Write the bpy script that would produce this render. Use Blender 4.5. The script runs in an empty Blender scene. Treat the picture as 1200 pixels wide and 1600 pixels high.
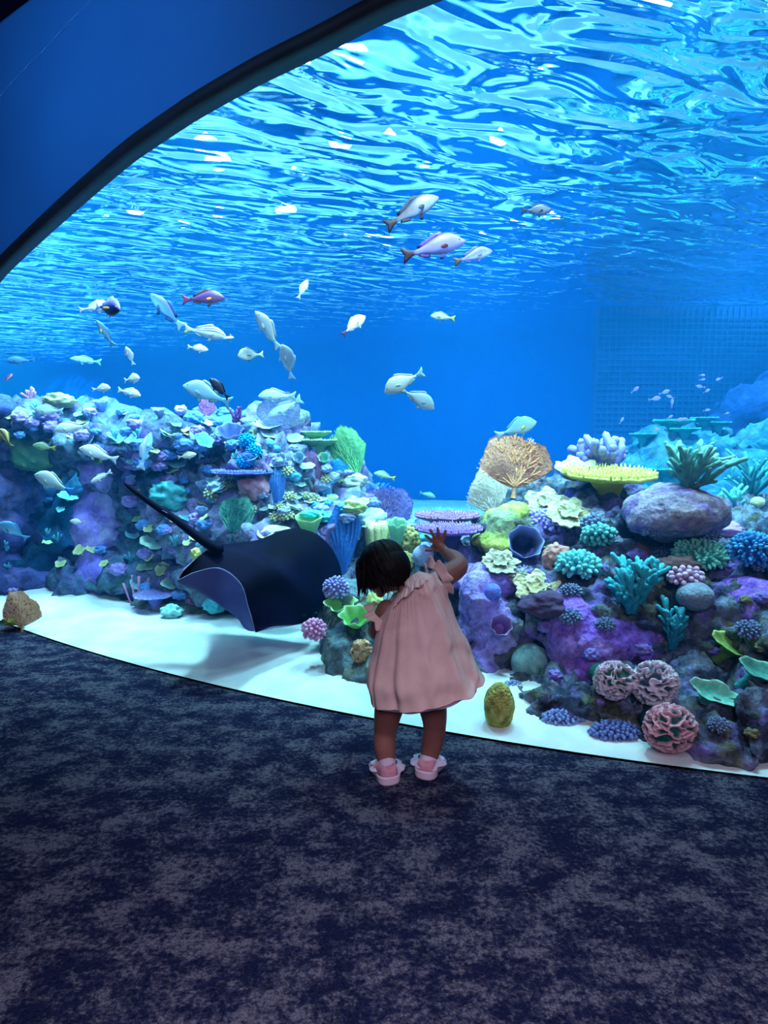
import bpy, bmesh, math, random
import numpy as np
from mathutils import Vector, Matrix, Quaternion, noise as mnoise
from mathutils.bvhtree import BVHTree
random.seed(7)
rng = np.random.default_rng(7)
sc = bpy.context.scene
COL = sc.collection
PI = math.pi

# ---------------------------------------------------------------- camera
CAM_H, FPX, PITCH = 1.15, 960.0, math.atan(110 / 960)
cam_data = bpy.data.cameras.new('camera')
cam = bpy.data.objects.new('camera', cam_data)
COL.objects.link(cam)
cam.location = (0, 0, CAM_H)
cam.rotation_euler = (PI / 2 - PITCH, 0, 0)
cam_data.sensor_fit = 'VERTICAL'
cam_data.sensor_height = 36.0
cam_data.lens = FPX / 1600 * 36.0
cam_data.clip_end = 200
sc.camera = cam
# ---------------------------------------------------------------- world, exposure
world = bpy.data.worlds.new('world')
sc.world = world
world.use_nodes = True
world.node_tree.nodes['Background'].inputs[0].default_value = (0.25, 0.3, 0.5, 1)
world.node_tree.nodes['Background'].inputs[1].default_value = 0.0
sc.view_settings.view_transform = 'Standard'
sc.view_settings.look = 'None'
sc.view_settings.gamma = 1
sc.view_settings.use_curve_mapping = False
sc.view_settings.exposure = 0.0
sc.cycles.transparent_max_bounces = 24
sc.cycles.max_bounces = 6
sc.cycles.volume_bounces = 0
sc.cycles.caustics_reflective = False
sc.cycles.caustics_refractive = False
sc.cycles.sample_clamp_indirect = 4.0


def area_light(name, loc, target, size, power, color, shape='DISK', spread=PI):
    l = bpy.data.lights.new(name, 'AREA')
    l.shape, l.size, l.energy, l.color, l.spread = shape, size, power, color, spread
    o = bpy.data.objects.new(name, l)
    COL.objects.link(o)
    o.location = loc
    o.rotation_euler = (Vector(target) - Vector(loc)).to_track_quat('-Z', 'Y').to_euler()
    return o


WATER_Z = 3.0
TANK_LAMP = (0.42, 0.83, 1.0)
# lamps of the tank, hung over the water: (x, y, power)
for i, (x, y, w) in enumerate([
        (0.9, 3.6, 42), (2.2, 3.6, 36), (-0.8, 4.2, 70), (-2.6, 4.9, 60), (1.6, 4.6, 52),
        (3.6, 4.9, 60), (-1.2, 5.8, 90), (-4.4, 5.8, 70), (0.8, 6.8, 120), (3.6, 6.6, 120),
        (-2.6, 8.0, 90), (-6.4, 8.2, 90), (1.2, 9.6, 26), (-2.6, 11.0, 32), (-6.6, 12.0, 50), (5.0, 8.0, 50), (-8.6, 13.8, 260)]):  # the last one is added to brighten the far-left wall
    area_light('tank_lamp', (x, y, 4.3), (x, y + 0.35, 0), 0.35, w, TANK_LAMP, spread=math.radians(72 if y < 5.0 else 100))
# unseen fill lights added inside the window to brighten fish and reef fronts
for i, (x, y, w) in enumerate([(-2.2, 4.2, 34), (-0.9, 3.25, 34), (0.2, 2.9, 38), (1.3, 2.6, 40), (2.4, 2.6, 28)]):
    area_light('front_fill_light', (x, y, 2.93), (x - 0.1, y + 3.0, 0.2), 0.4, w, (0.5, 0.8, 1.0), spread=math.radians(130))
area_light('front_fill_light', (-1.5, 3.5, 2.93), (-3.0, 5.0, 0.9), 0.4, 46, (0.4, 0.72, 1.0), spread=math.radians(120))  # one more added fill, for the far bank and its pillar
# dim light of the visitors' room, from over and behind the photographer
area_light('room_light', (0.2, -1.6, 3.25), (0.1, 0.9, 0.2), 2.6, 128, (0.84, 0.74, 1.0))
area_light('room_light', (0.2, 0.15, 3.27), (0.15, 0.5, 0), 0.5, 14, (0.86, 0.82, 1.0), spread=math.radians(66))  # downlight added to brighten the foreground carpet and miss the child
area_light('wall_fill', (-1.6, 0.4, 3.25), (-1.7, 3.2, 2.75), 0.5, 26, (0.2, 0.6, 1.0), spread=math.radians(80))  # unseen bluish fill added to brighten the wall over the window


# ---------------------------------------------------------------- helpers
def cam_ray(px, py):
    cp, sp = math.cos(PITCH), math.sin(PITCH)
    return Vector((px - 600, cp * FPX + sp * (800 - py), -sp * FPX + cp * (800 - py)))


def at(px, py, Y):
    """the world point at distance Y in front of the camera that stands at this place of the photograph"""
    d = cam_ray(px, py)
    return d * (Y / d.y) + Vector((0, 0, CAM_H))


def on_z(px, py, z=0.0):
    d = cam_ray(px, py)
    return d * ((z - CAM_H) / d.z) + Vector((0, 0, CAM_H))


def _hash(ix, iy, iz, s):
    n = (ix * 374761393 + iy * 668265263 + iz * 2147483647 + s * 1274126177) & 0x7fffffff
    n = ((n ^ (n >> 13)) * 1274126177) & 0x7fffffff
    return ((n ^ (n >> 16)) & 0xffff) / 65535.0


def vnoise(p, scale=1.0, seed=0):
    """smooth value noise of the points p (n x 3), in -1..1"""
    q = np.asarray(p, float) * scale + 1000.0
    i = np.floor(q).astype(np.int64)
    f = q - i
    f = f * f * (3 - 2 * f)
    r = 0
    for dx in (0, 1):
        for dy in (0, 1):
            for dz in (0, 1):
                w = (f[:, 0] if dx else 1 - f[:, 0]) * (f[:, 1] if dy else 1 - f[:, 1]) * (f[:, 2] if dz else 1 - f[:, 2])
                r = r + w * _hash(i[:, 0] + dx, i[:, 1] + dy, i[:, 2] + dz, seed)
    return r * 2 - 1


def fbm(p, scale, octv=4, seed=0, gain=0.5):
    r, a, n = 0, 1.0, 0
    for k in range(octv):
        r = r + a * vnoise(p, scale * 2 ** k, seed + k)
        n += a
        a *= gain
    return r / n


def mesh_obj(name, verts, faces, mat, parent=None, smooth=True, loc=None):
    me = bpy.data.meshes.new(name)
    me.from_pydata([tuple(v) for v in verts], [], [tuple(f) for f in faces])
    me.validate()
    me.update()
    return link_mesh(name, me, mat, parent, smooth, loc)


def link_mesh(name, me, mat, parent=None, smooth=True, loc=None):
    if smooth:
        me.polygons.foreach_set('use_smooth', [True] * len(me.polygons))
    for m in (mat if isinstance(mat, (list, tuple)) else [mat]):
        me.materials.append(m)
    o = bpy.data.objects.new(name, me)
    COL.objects.link(o)
    if parent is not None:
        o.parent = parent
    if loc is not None:
        o.location = loc
    return o


def tag(o, label, cat, group=None, kind=None):
    o['label'] = label
    o['category'] = cat
    if group:
        o['group'] = group
    if kind:
        o['kind'] = kind
    return o


def struct(o):
    o['kind'] = 'structure'
    return o


def thing(name, label, cat, loc=(0, 0, 0), rot=None, group=None):
    o = bpy.data.objects.new(name, None)
    COL.objects.link(o)
    o.empty_display_size = 0.05
    o.location = loc
    if rot is not None:
        o.rotation_mode = 'QUATERNION'
        o.rotation_quaternion = rot
    return tag(o, label, cat, group)


def grid_faces(nu, nv, wrap_u=False, wrap_v=False, off=0):
    """faces over verts laid out [v][u]"""
    F = []
    for j in range(nv if wrap_v else nv - 1):
        for i in range(nu if wrap_u else nu - 1):
            a, b = j * nu + i, j * nu + (i + 1) % nu
            c, d = ((j + 1) % nv) * nu + (i + 1) % nu, ((j + 1) % nv) * nu + i
            F.append((off + a, off + b, off + c, off + d))
    return F


class MB:
    """collects tubes, boxes and grids that become ONE mesh"""
    def __init__(s):
        s.v, s.f = [], []

    def add(s, v, f):
        o = len(s.v)
        s.v += [tuple(x) for x in v]
        s.f += [tuple(i + o for i in q) for q in f]

    def tube(s, pts, rad, n=6, cap=True):
        pts = [Vector(p) for p in pts]
        V, up = [], None
        for i, p in enumerate(pts):
            t = (pts[min(i + 1, len(pts) - 1)] - pts[max(i - 1, 0)])
            t = t.normalized() if t.length > 1e-9 else Vector((0, 0, 1))
            if up is None:
                up = t.orthogonal().normalized()
            up = (up - t * up.dot(t))
            up = up.normalized() if up.length > 1e-6 else t.orthogonal().normalized()
            b = t.cross(up)
            for k in range(n):
                a = 2 * PI * k / n
                V.append(p + (up * math.cos(a) + b * math.sin(a)) * rad[i])
        F = grid_faces(n, len(pts), wrap_u=True)
        if cap:
            t0 = (pts[0] - pts[1]).normalized() * rad[0] * 0.7
            t1 = (pts[-1] - pts[-2]).normalized() * rad[-1] * 0.8
            a, b = len(V), len(V) + 1
            V += [pts[0] + t0, pts[-1] + t1]
            F += [(a, (k + 1) % n, k) for k in range(n)]
            o = (len(pts) - 1) * n
            F += [(b, o + k, o + (k + 1) % n) for k in range(n)]
        s.add(V, F)

    def box(s, c, h):
        x, y, z = c
        a, b, d = h
        V = [(x + i * a, y + j * b, z + k * d) for i in (-1, 1) for j in (-1, 1) for k in (-1, 1)]
        s.add(V, [(0, 1, 3, 2), (4, 6, 7, 5), (0, 4, 5, 1), (2, 3, 7, 6), (0, 2, 6, 4), (1, 5, 7, 3)])

    def ball(s, c, r, n=8, m=6, q=None):
        r = (r, r, r) if isinstance(r, (int, float)) else r
        V = []
        for j in range(m + 1):
            th = PI * j / m
            for i in range(n):
                a = 2 * PI * i / n
                w = Vector((r[0] * math.sin(th) * math.cos(a), r[1] * math.sin(th) * math.sin(a), r[2] * math.cos(th)))
                if q is not None:
                    w = q @ w
                V.append(Vector(c) + w)
        s.add(V, grid_faces(n, m + 1, wrap_u=True))

    def build(s, name, mat, parent=None, smooth=True, loc=None):
        return mesh_obj(name, s.v, s.f, mat, parent, smooth, loc)


# ---------------------------------------------------------------- materials
def new_mat(name):
    m = bpy.data.materials.new(name)
    m.use_nodes = True
    nt = m.node_tree
    return m, nt, nt.nodes, nt.links, nt.nodes['Principled BSDF']


def rgb(c):
    return (c[0], c[1], c[2], 1)


def S(r, g, b):
    """sRGB 0..255 to linear"""
    return tuple(((x / 255) / 12.92 if x / 255 <= 0.04045 else ((x / 255 + 0.055) / 1.055) ** 2.4) for x in (r, g, b))


_mats = {}


def mat(name, c1, c2=None, scale=8.0, rough=0.8, bump=0.0, bscale=None, detail=4, spec=0.2, sss=0.0, coords='Object',
        lo=0.35, hi=0.65, vor=False, bdist=0.01, trans=0.0):
    if name in _mats:
        return _mats[name]
    m, nt, N, L, P = new_mat(name)
    _mats[name] = m
    c2 = c2 or tuple(x * 0.7 for x in c1)
    tc = N.new('ShaderNodeTexCoord')
    nz = N.new('ShaderNodeTexNoise')
    nz.inputs['Scale'].default_value = scale
    nz.inputs['Detail'].default_value = detail
    L.new(tc.outputs[coords], nz.inputs['Vector'])
    mr = N.new('ShaderNodeMapRange')
    mr.inputs[1].default_value, mr.inputs[2].default_value = lo, hi
    L.new(nz.outputs['Fac'], mr.inputs[0])
    mx = N.new('ShaderNodeMix')
    mx.data_type = 'RGBA'
    mx.inputs[6].default_value, mx.inputs[7].default_value = rgb(c1), rgb(c2)
    L.new(mr.outputs[0], mx.inputs[0])
    L.new(mx.outputs[2], P.inputs['Base Color'])
    P.inputs['Roughness'].default_value = rough
    P.inputs['Specular IOR Level'].default_value = spec
    if bump:
        if vor:
            t = N.new('ShaderNodeTexVoronoi')
            t.inputs['Scale'].default_value = bscale or scale * 4
            src = t.outputs['Distance']
        else:
            t = N.new('ShaderNodeTexNoise')
            t.inputs['Scale'].default_value = bscale or scale * 4
            t.inputs['Detail'].default_value = 5
            src = t.outputs['Fac']
        L.new(tc.outputs[coords], t.inputs['Vector'])
        b = N.new('ShaderNodeBump')
        b.inputs['Strength'].default_value = bump
        b.inputs['Distance'].default_value = bdist
        L.new(src, b.inputs['Height'])
        L.new(b.outputs[0], P.inputs['Normal'])
    if trans:
        # a thin, light-passing skin (fins, cups, cloth)
        tr = N.new('ShaderNodeBsdfTranslucent')
        L.new(mx.outputs[2], tr.inputs[0])
        ms = N.new('ShaderNodeMixShader')
        ms.inputs[0].default_value = trans
        L.new(P.outputs[0], ms.inputs[1])
        L.new(tr.outputs[0], ms.inputs[2])
        L.new(ms.outputs[0], N['Material Output'].inputs[0])
    return m


def rock_mat(name, cols, scale=3.0, bump=0.9, bscale=30, bdist=0.02, pscale=1.6):
    """patches of several crust colours over rough rock"""
    m, nt, N, L, P = new_mat(name)
    tc = N.new('ShaderNodeTexCoord')
    base = None
    for k, c in enumerate(cols):
        if base is None:
            rg = N.new('ShaderNodeRGB')
            rg.outputs[0].default_value = rgb(c)
            base = rg.outputs[0]
            continue
        nz = N.new('ShaderNodeTexNoise')
        nz.noise_dimensions = '4D'
        nz.inputs['W'].default_value = 3.7 * k
        nz.inputs['Scale'].default_value = pscale * (1 + 0.6 * k)
        nz.inputs['Detail'].default_value = 6
        nz.inputs['Roughness'].default_value = 0.62
        L.new(tc.outputs['Object'], nz.inputs['Vector'])
        mr = N.new('ShaderNodeMapRange')
        mr.inputs[1].default_value, mr.inputs[2].default_value = 0.5, 0.58
        L.new(nz.outputs['Fac'], mr.inputs[0])
        mx = N.new('ShaderNodeMix')
        mx.data_type = 'RGBA'
        mx.inputs[7].default_value = rgb(c)
        L.new(mr.outputs[0], mx.inputs[0])
        L.new(base, mx.inputs[6])
        base = mx.outputs[2]
    fz = N.new('ShaderNodeTexNoise')
    fz.inputs['Scale'].default_value = bscale * 0.7
    fz.inputs['Detail'].default_value = 6
    fz.inputs['Roughness'].default_value = 0.7
    L.new(tc.outputs['Object'], fz.inputs['Vector'])
    mr = N.new('ShaderNodeMapRange')
    mr.inputs[1].default_value, mr.inputs[2].default_value = 0.3, 0.7
    mr.inputs[3].default_value, mr.inputs[4].default_value = 0.35, 1.35
    L.new(fz.outputs['Fac'], mr.inputs[0])
    mm = N.new('ShaderNodeMix')
    mm.data_type = 'RGBA'
    mm.blend_type = 'MULTIPLY'
    mm.inputs[0].default_value = 1.0
    L.new(base, mm.inputs[6])
    L.new(mr.outputs[0], mm.inputs[7])
    L.new(mm.outputs[2], P.inputs['Base Color'])
    P.inputs['Roughness'].default_value = 0.9
    P.inputs['Specular IOR Level'].default_value = 0.15
    v = N.new('ShaderNodeTexVoronoi')
    v.inputs['Scale'].default_value = bscale
    L.new(tc.outputs['Object'], v.inputs['Vector'])
    ad = N.new('ShaderNodeMath')
    ad.operation = 'MULTIPLY_ADD'
    ad.inputs[1].default_value = 0.5
    L.new(v.outputs['Distance'], ad.inputs[0])
    L.new(fz.outputs['Fac'], ad.inputs[2])
    b = N.new('ShaderNodeBump')
    b.inputs['Strength'].default_value = bump
    b.inputs['Distance'].default_value = bdist
    L.new(ad.outputs[0], b.inputs['Height'])
    L.new(b.outputs[0], P.inputs['Normal'])
    return m


# ---------------------------------------------------------------- the room: carpet, curved window wall, ceiling
WC = (0.06493283, -0.41598001, 2.41864663)


def wall_y(x):
    return WC[0] * x * x + WC[1] * x + WC[2] if x < 3.2 else WC[0] * 3.2 ** 2 + WC[1] * 3.2 + WC[2]


ARCH = [(-3.6, 1.3), (-3.2, 1.62), (-2.7, 1.92), (-2.19, 2.15), (-1.62, 2.34), (-1.18, 2.49), (-0.82, 2.58), (-0.51, 2.64), (-0.24, 2.68),
        (0.0, 2.73), (0.5, 2.79), (1.1, 2.82), (2.0, 2.78), (3.2, 2.6), (4.5, 2.3)]


def arch_z(x):
    return float(np.interp(x, [a for a, _ in ARCH], [b for _, b in ARCH]))


XS = np.linspace(-4.6, 4.6, 116)
CEIL_Z = 3.33


def carpet_mat():
    m, nt, N, L, P = new_mat('carpet')
    tc = N.new('ShaderNodeTexCoord')
    mp = N.new('ShaderNodeMapping')
    mp.inputs['Scale'].default_value = (1.0, 1.35, 1)
    L.new(tc.outputs['Object'], mp.inputs[0])
    big = N.new('ShaderNodeTexNoise')
    big.inputs['Scale'].default_value = 6.5
    big.inputs['Detail'].default_value = 12
    big.inputs['Roughness'].default_value = 0.84
    L.new(mp.outputs[0], big.inputs['Vector'])
    r1 = N.new('ShaderNodeValToRGB')
    e = r1.color_ramp.elements
    e[0].position, e[0].color = 0.455, rgb(S(24, 29, 60))
    e[1].position, e[1].color = 0.575, rgb(S(100, 98, 112))
    q = e.new(0.51)
    q.color = rgb(S(56, 57, 80))
    spk = N.new('ShaderNodeTexNoise')
    spk.inputs['Scale'].default_value = 75
    spk.inputs['Detail'].default_value = 3
    L.new(tc.outputs['Object'], spk.inputs['Vector'])
    mxf = N.new('ShaderNodeMath')
    mxf.operation = 'MULTIPLY_ADD'
    mxf.inputs[1].default_value = 0.28
    L.new(spk.outputs['Fac'], mxf.inputs[0])
    sbt = N.new('ShaderNodeMath')
    sbt.operation = 'SUBTRACT'
    sbt.inputs[1].default_value = 0.14
    L.new(big.outputs['Fac'], sbt.inputs[0])
    L.new(sbt.outputs[0], mxf.inputs[2])
    L.new(mxf.outputs[0], r1.inputs[0])
    v = N.new('ShaderNodeTexVoronoi')
    v.inputs['Scale'].default_value = 190
    L.new(tc.outputs['Object'], v.inputs['Vector'])
    mr = N.new('ShaderNodeMapRange')
    mr.inputs[1].default_value, mr.inputs[2].default_value = 0, 0.9
    mr.inputs[3].default_value, mr.inputs[4].default_value = 1.3, 0.45
    L.new(v.outputs['Distance'], mr.inputs[0])
    mm = N.new('ShaderNodeMix')
    mm.data_type = 'RGBA'
    mm.blend_type = 'MULTIPLY'
    mm.inputs[0].default_value = 1.0
    L.new(r1.outputs[0], mm.inputs[6])
    L.new(mr.outputs[0], mm.inputs[7])
    L.new(mm.outputs[2], P.inputs['Base Color'])
    P.inputs['Roughness'].default_value = 0.95
    P.inputs['Specular IOR Level'].default_value = 0.05
    b = N.new('ShaderNodeBump')
    b.inputs['Strength'].default_value = 0.8
    b.inputs['Distance'].default_value = 0.006
    L.new(v.outputs['Distance'], b.inputs['Height'])
    b.invert = True
    L.new(b.outputs[0], P.inputs['Normal'])
    return m


V = [(x, wall_y(x), 0) for x in XS] + [(x, -3.0, 0) for x in XS]
n = len(XS)
struct(mesh_obj('floor', V, [(n + i, n + i + 1, i + 1, i) for i in range(n - 1)], carpet_mat(), smooth=False))

WALL_BLUE = mat('blue_wall_paint', S(34, 92, 158), S(32, 87, 152), scale=2, rough=0.6, bump=0.05, bscale=60)
DARK_CEIL = mat('dark_ceiling', S(10, 8, 34), scale=4, rough=0.9)
DARK_METAL = mat('dark_rim', S(26, 30, 44), S(20, 22, 34), scale=6, rough=0.6, spec=0.25)
# wall over the window: front skin and the reveal down into the opening
V, F = [], []
T = 0.10
for x in XS:
    y, z = wall_y(x), arch_z(x)
    V += [(x, y - 0.02, z), (x, y - 0.02, CEIL_Z + 0.02), (x, y + T, CEIL_Z + 0.02), (x, y + T, z)]
for i in range(n - 1):
    a, b = 4 * i, 4 * i + 4
    F += [(a, b, b + 1, a + 1), (a + 2, b + 2, b + 3, a + 3), (a + 3, b + 3, b, a), (a + 1, b + 1, b + 2, a + 2)]
struct(mesh_obj('wall_front', V, F, WALL_BLUE, smooth=False))
# dark rim that follows the arch of the opening
mb = MB()
V = []
prof = [(-0.040, -0.004), (-0.040, 0.016), (-0.028, 0.026), (0.0, 0.026), (0.07, 0.026), (0.07, -0.030), (-0.02, -0.030), (-0.034, -0.022)]
for x in XS:
    y, z = wall_y(x), arch_z(x)
    V += [(x, y + dy, z + dz) for dy, dz in prof]
mb.add(V, grid_faces(8, n, wrap_u=True))
struct(mb.build('trim_1', DARK_METAL))
# thin pale line on the blue wall
A, B = (-2.09, 2.98), (-1.31, 3.17)
pts = []
for k in range(40):
    t = k / 39 * 1.25 - 0.15
    x = A[0] + (B[0] - A[0]) * t
    z = A[1] + (B[1] - A[1]) * t + 0.012 * math.sin(t * 9) * 0.4
    pts.append((x, wall_y(x) - 0.022, z))
mb = MB()
mb.tube(pts, [0.0022 + 0.0012 * math.sin(k * 1.3) for k in range(40)], n=6)
struct(mb.build('wall_line', mat('pale_line', S(90, 150, 215), S(60, 120, 190), scale=30)))
# ceiling, side and rear walls of the dark room
V = [(x, wall_y(x) - 0.03, CEIL_Z) for x in XS] + [(x, -3.0, CEIL_Z) for x in XS]
struct(mesh_obj('ceiling', V, [(i, i + 1, n + i + 1, n + i) for i in range(n - 1)], DARK_CEIL, smooth=False))
DARK_WALL = mat('dark_room_wall', S(30, 34, 70), scale=2, rough=0.8)


def quad(name, a, b, c, d, m):
    return struct(mesh_obj(name, [a, b, c, d], [(0, 1, 2, 3)], m, smooth=False))


yl, yr = wall_y(-4.6), wall_y(4.6)
quad('wall_left', (-4.6, -3, 0), (-4.6, yl, 0), (-4.6, yl, CEIL_Z), (-4.6, -3, CEIL_Z), DARK_WALL)
quad('wall_right', (4.6, -3, 0), (4.6, yr, 0), (4.6, yr, CEIL_Z), (4.6, -3, CEIL_Z), DARK_WALL)
quad('wall_back', (-4.6, -3, 0), (4.6, -3, 0), (4.6, -3, CEIL_Z), (-4.6, -3, CEIL_Z), DARK_WALL)

# window pane: a curved clear acrylic sheet
m, nt, N, L, P = new_mat('clear_acrylic')
N.remove(P)
tr, gl, mx, fr = N.new('ShaderNodeBsdfTransparent'), N.new('ShaderNodeBsdfGlossy'), N.new('ShaderNodeMixShader'), N.new('ShaderNodeFresnel')
tr.inputs[0].default_value = (0.985, 0.992, 1, 1)
gl.inputs['Roughness'].default_value = 0.02
fr.inputs[0].default_value = 1.05
L.new(fr.outputs[0], mx.inputs[0])
L.new(tr.outputs[0], mx.inputs[1])
L.new(gl.outputs[0], mx.inputs[2])
L.new(mx.outputs[0], N['Material Output'].inputs[0])
V = []
for x in XS:
    y, z = wall_y(x), arch_z(x) + 0.01
    V += [(x, y + 0.004, 0.0), (x, y + 0.004, z)]
o = bpy.data.objects.new('window_1', None)
COL.objects.link(o)
struct(o)
mesh_obj('pane', V, [(2 * i, 2 * i + 2, 2 * i + 3, 2 * i + 1) for i in range(n - 1)], m, parent=o)

# ---------------------------------------------------------------- the tank: sand, walls, water
TX0, TX1, TY1 = -13.0, 9.0, 18.0


def back_y(x):
    """the tank's rear wall runs obliquely, nearer on the right"""
    return 12.09 - 0.4545 * x


SAND = None


def sand_h(p):
    """height of the sand: level at the window, banks further in"""
    gy = np.array([wall_y(float(x)) for x in np.clip(p[:, 0], -4.6, 4.6)])
    d = np.clip((p[:, 1] - gy) / 0.5, 0, 1)
    h = fbm(p * np.array([1, 1.4, 0]), 1.3, 3, 5) * 0.045 + fbm(p * np.array([1, 2.2, 0]), 5.0, 3, 9) * 0.012
    return h * d + 0.006 + 0.035 * d


def sand_mat():
    return mat('aragonite_sand', S(228, 232, 226), S(205, 214, 214), scale=6, rough=0.95, bump=0.4, bscale=160, bdist=0.004, detail=8, spec=0.05)


nu, nv = 170, 210
V = np.zeros((nv * nu, 3))
tv = np.linspace(0, 1, nv) ** 2.2
xs = np.linspace(-1, 1, nu)
xs = np.sign(xs) * np.abs(xs) ** 1.5
xs = np.where(xs < 0, xs * (-TX0 - .04), xs * (TX1 - .04))
for j, t in enumerate(tv):
    gy = np.array([wall_y(float(np.clip(x, -4.6, 4.6))) for x in xs]) + np.where(np.abs(xs) > 4.6, 0.03, 0.006)
    V[j * nu:(j + 1) * nu, 0] = xs
    V[j * nu:(j + 1) * nu, 1] = gy + (back_y(xs) - .03 - gy) * t
V[:, 2] = sand_h(V)
o = mesh_obj('sand_bed', V, grid_faces(nu, nv), sand_mat())
o['kind'] = 'stuff'
o['label'] = 'white rippled sand covering the bottom of the tank'
o['category'] = 'sand'

TANK_BLUE = mat('tank_blue_wall', S(2, 98, 214), S(2, 94, 208), scale=0.7, rough=0.85, spec=0.05)
B0, B1 = back_y(TX0), back_y(TX1)
quad('wall_tank_back', (TX0, B0, -0.3), (TX1, B1, -0.3), (TX1, B1, 5.2), (TX0, B0, 5.2), TANK_BLUE)
quad('wall_tank_left', (TX0, 2.2, -0.3), (TX0, B0, -0.3), (TX0, B0, 5.2), (TX0, 2.2, 5.2), TANK_BLUE)
quad('wall_tank_right', (TX1, 1.4, -0.3), (TX1, B1, -0.3), (TX1, B1, 5.2), (TX1, 1.4, 5.2), TANK_BLUE)
HALL = mat('plant_room_ceiling', S(150, 215, 230), S(120, 190, 215), scale=1.5, rough=0.9)
quad('ceiling_tank', (TX0, 1.2, 5.2), (TX0, B0, 5.2), (TX1, B1, 5.2), (TX1, 1.2, 5.2), HALL)
yA, yB = wall_y(-4.6), wall_y(4.6)
quad('wall_tank_front_left', (TX0, yA, -0.3), (-4.6, yA, -0.3), (-4.6, yA, 5.2), (TX0, yA, 5.2), TANK_BLUE)
quad('wall_tank_front_right', (4.6, yB, -0.3), (TX1, yB, -0.3), (TX1, yB, 5.2), (4.6, yB, 5.2), TANK_BLUE)
V = []
for x in XS:
    y = wall_y(x) + T + 0.01
    V += [(x, y, CEIL_Z), (x, y, 5.2)]
struct(mesh_obj('wall_tank_front', V, [(2 * i, 2 * i + 2, 2 * i + 3, 2 * i + 1) for i in range(n - 1)], TANK_BLUE))

# glowing globes added over the water to show as white glints in it
m, nt, N, L, P = new_mat('glint_glow')
P.inputs['Emission Color'].default_value = (0.75, 0.93, 1, 1)
P.inputs['Emission Strength'].default_value = 22
rl = random.Random(12)
for k in range(46):
    y = rl.uniform(4.6, 12)
    x = rl.uniform(-.62, .62) * y + rl.uniform(0, .15) * y
    if y > back_y(x) - .5:
        continue
    mb = MB()
    r = rl.uniform(.045, .10)
    mb.ball((x, y, 4.45), (r * 1.6, r, r), 12, 8)
    mb.tube([(x, y, 4.45 + r * .8), (x, y, 4.45 + r * 1.2)], [.03, .03], n=6)
    struct(mb.build('glint_globe', m))

# body of water: a closed prism that only absorbs and scatters a little
m, nt, N, L, P = new_mat('sea_water')
N.remove(P)
ab, sct, ad = N.new('ShaderNodeVolumeAbsorption'), N.new('ShaderNodeVolumeScatter'), N.new('ShaderNodeAddShader')
ab.inputs[0].default_value = (0.0, 0.80, 0.96, 1)
ab.inputs[1].default_value = 0.13
sct.inputs[0].default_value = (0.02, 0.36, 0.95, 1)
sct.inputs[1].default_value = 0.045
L.new(ab.outputs[0], ad.inputs[0])
L.new(sct.outputs[0], ad.inputs[1])
L.new(ad.outputs[0], N['Material Output'].inputs['Volume'])
XW = np.linspace(-4.6, 4.6, 24)
ring = [(TX0 + .02, yA + .02)] + [(x, wall_y(x) + 0.02) for x in XW] + [(TX1 - .02, yB + .02), (TX1 - .02, B1 - .02), (TX0 + .02, B0 - .02)]
k = len(ring)
V = [(x, y, -0.25) for x, y in ring] + [(x, y, WATER_Z) for x, y in ring]
F = [tuple(range(k))[::-1], tuple(range(k, 2 * k))] + [(i, (i + 1) % k, k + (i + 1) % k, k + i) for i in range(k)]
o = struct(mesh_obj('water', V, F, m, smooth=False))

# the water's rippled face, seen from below
m, nt, N, L, P = new_mat('water_face')
N.remove(P)
tr, gl, mx, fr = N.new('ShaderNodeBsdfTransparent'), N.new('ShaderNodeBsdfGlossy'), N.new('ShaderNodeMixShader'), N.new('ShaderNodeFresnel')
tr.inputs[0].default_value = (1, 1, 1, 1)
gl.inputs['Roughness'].default_value = 0.03
gl.inputs[0].default_value = (0.97, 0.99, 1, 1)
fr.inputs[0].default_value = 1.22
tc = N.new('ShaderNodeTexCoord')
mp = N.new('ShaderNodeMapping')
m0 = N.new('ShaderNodeMapping')
m0.inputs['Rotation'].default_value = (0, 0, math.radians(-24))
L.new(tc.outputs['Object'], m0.inputs[0])
mp.inputs['Scale'].default_value = (0.85, 1.9, 1)
L.new(m0.outputs[0], mp.inputs[0])
nz = N.new('ShaderNodeTexNoise')
nz.inputs['Scale'].default_value = 2.3
nz.inputs['Detail'].default_value = 2.0
nz.inputs['Roughness'].default_value = 0.45
nz.inputs['Distortion'].default_value = 0.6
L.new(mp.outputs[0], nz.inputs['Vector'])
b = N.new('ShaderNodeBump')
b.inputs['Strength'].default_value = 1.0
b.inputs['Distance'].default_value = 0.15
L.new(nz.outputs['Fac'], b.inputs['Height'])
for q in (fr, gl):
    L.new(b.outputs[0], q.inputs['Normal'])
L.new(fr.outputs[0], mx.inputs[0])
L.new(tr.outputs[0], mx.inputs[1])
L.new(gl.outputs[0], mx.inputs[2])
L.new(mx.outputs[0], N['Material Output'].inputs[0])
nu, nv = 200, 200
V = np.zeros((nv * nu, 3))
xs = np.linspace(-1, 1, nu)
xs = np.sign(xs) * np.abs(xs) ** 1.4
xs = np.where(xs < 0, xs * -TX0, xs * TX1)
for j, t in enumerate(np.linspace(0, 1, nv) ** 1.8):
    V[j * nu:(j + 1) * nu, 0] = xs
    g0 = np.array([wall_y(float(np.clip(x, -4.6, 4.6))) for x in xs]) + T
    V[j * nu:(j + 1) * nu, 1] = g0 + (back_y(xs) - g0) * t
V[:, 2] = WATER_Z + 0.02 + fbm(V * np.array([1, 1, 0]), 1.1, 3, 31) * 0.03
o = struct(mesh_obj('water_surface', V, grid_faces(nu, nv), m))

# ---------------------------------------------------------------- reef rock
REEF = []          # (verts, faces) in world space, for finding where a coral is rooted


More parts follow.
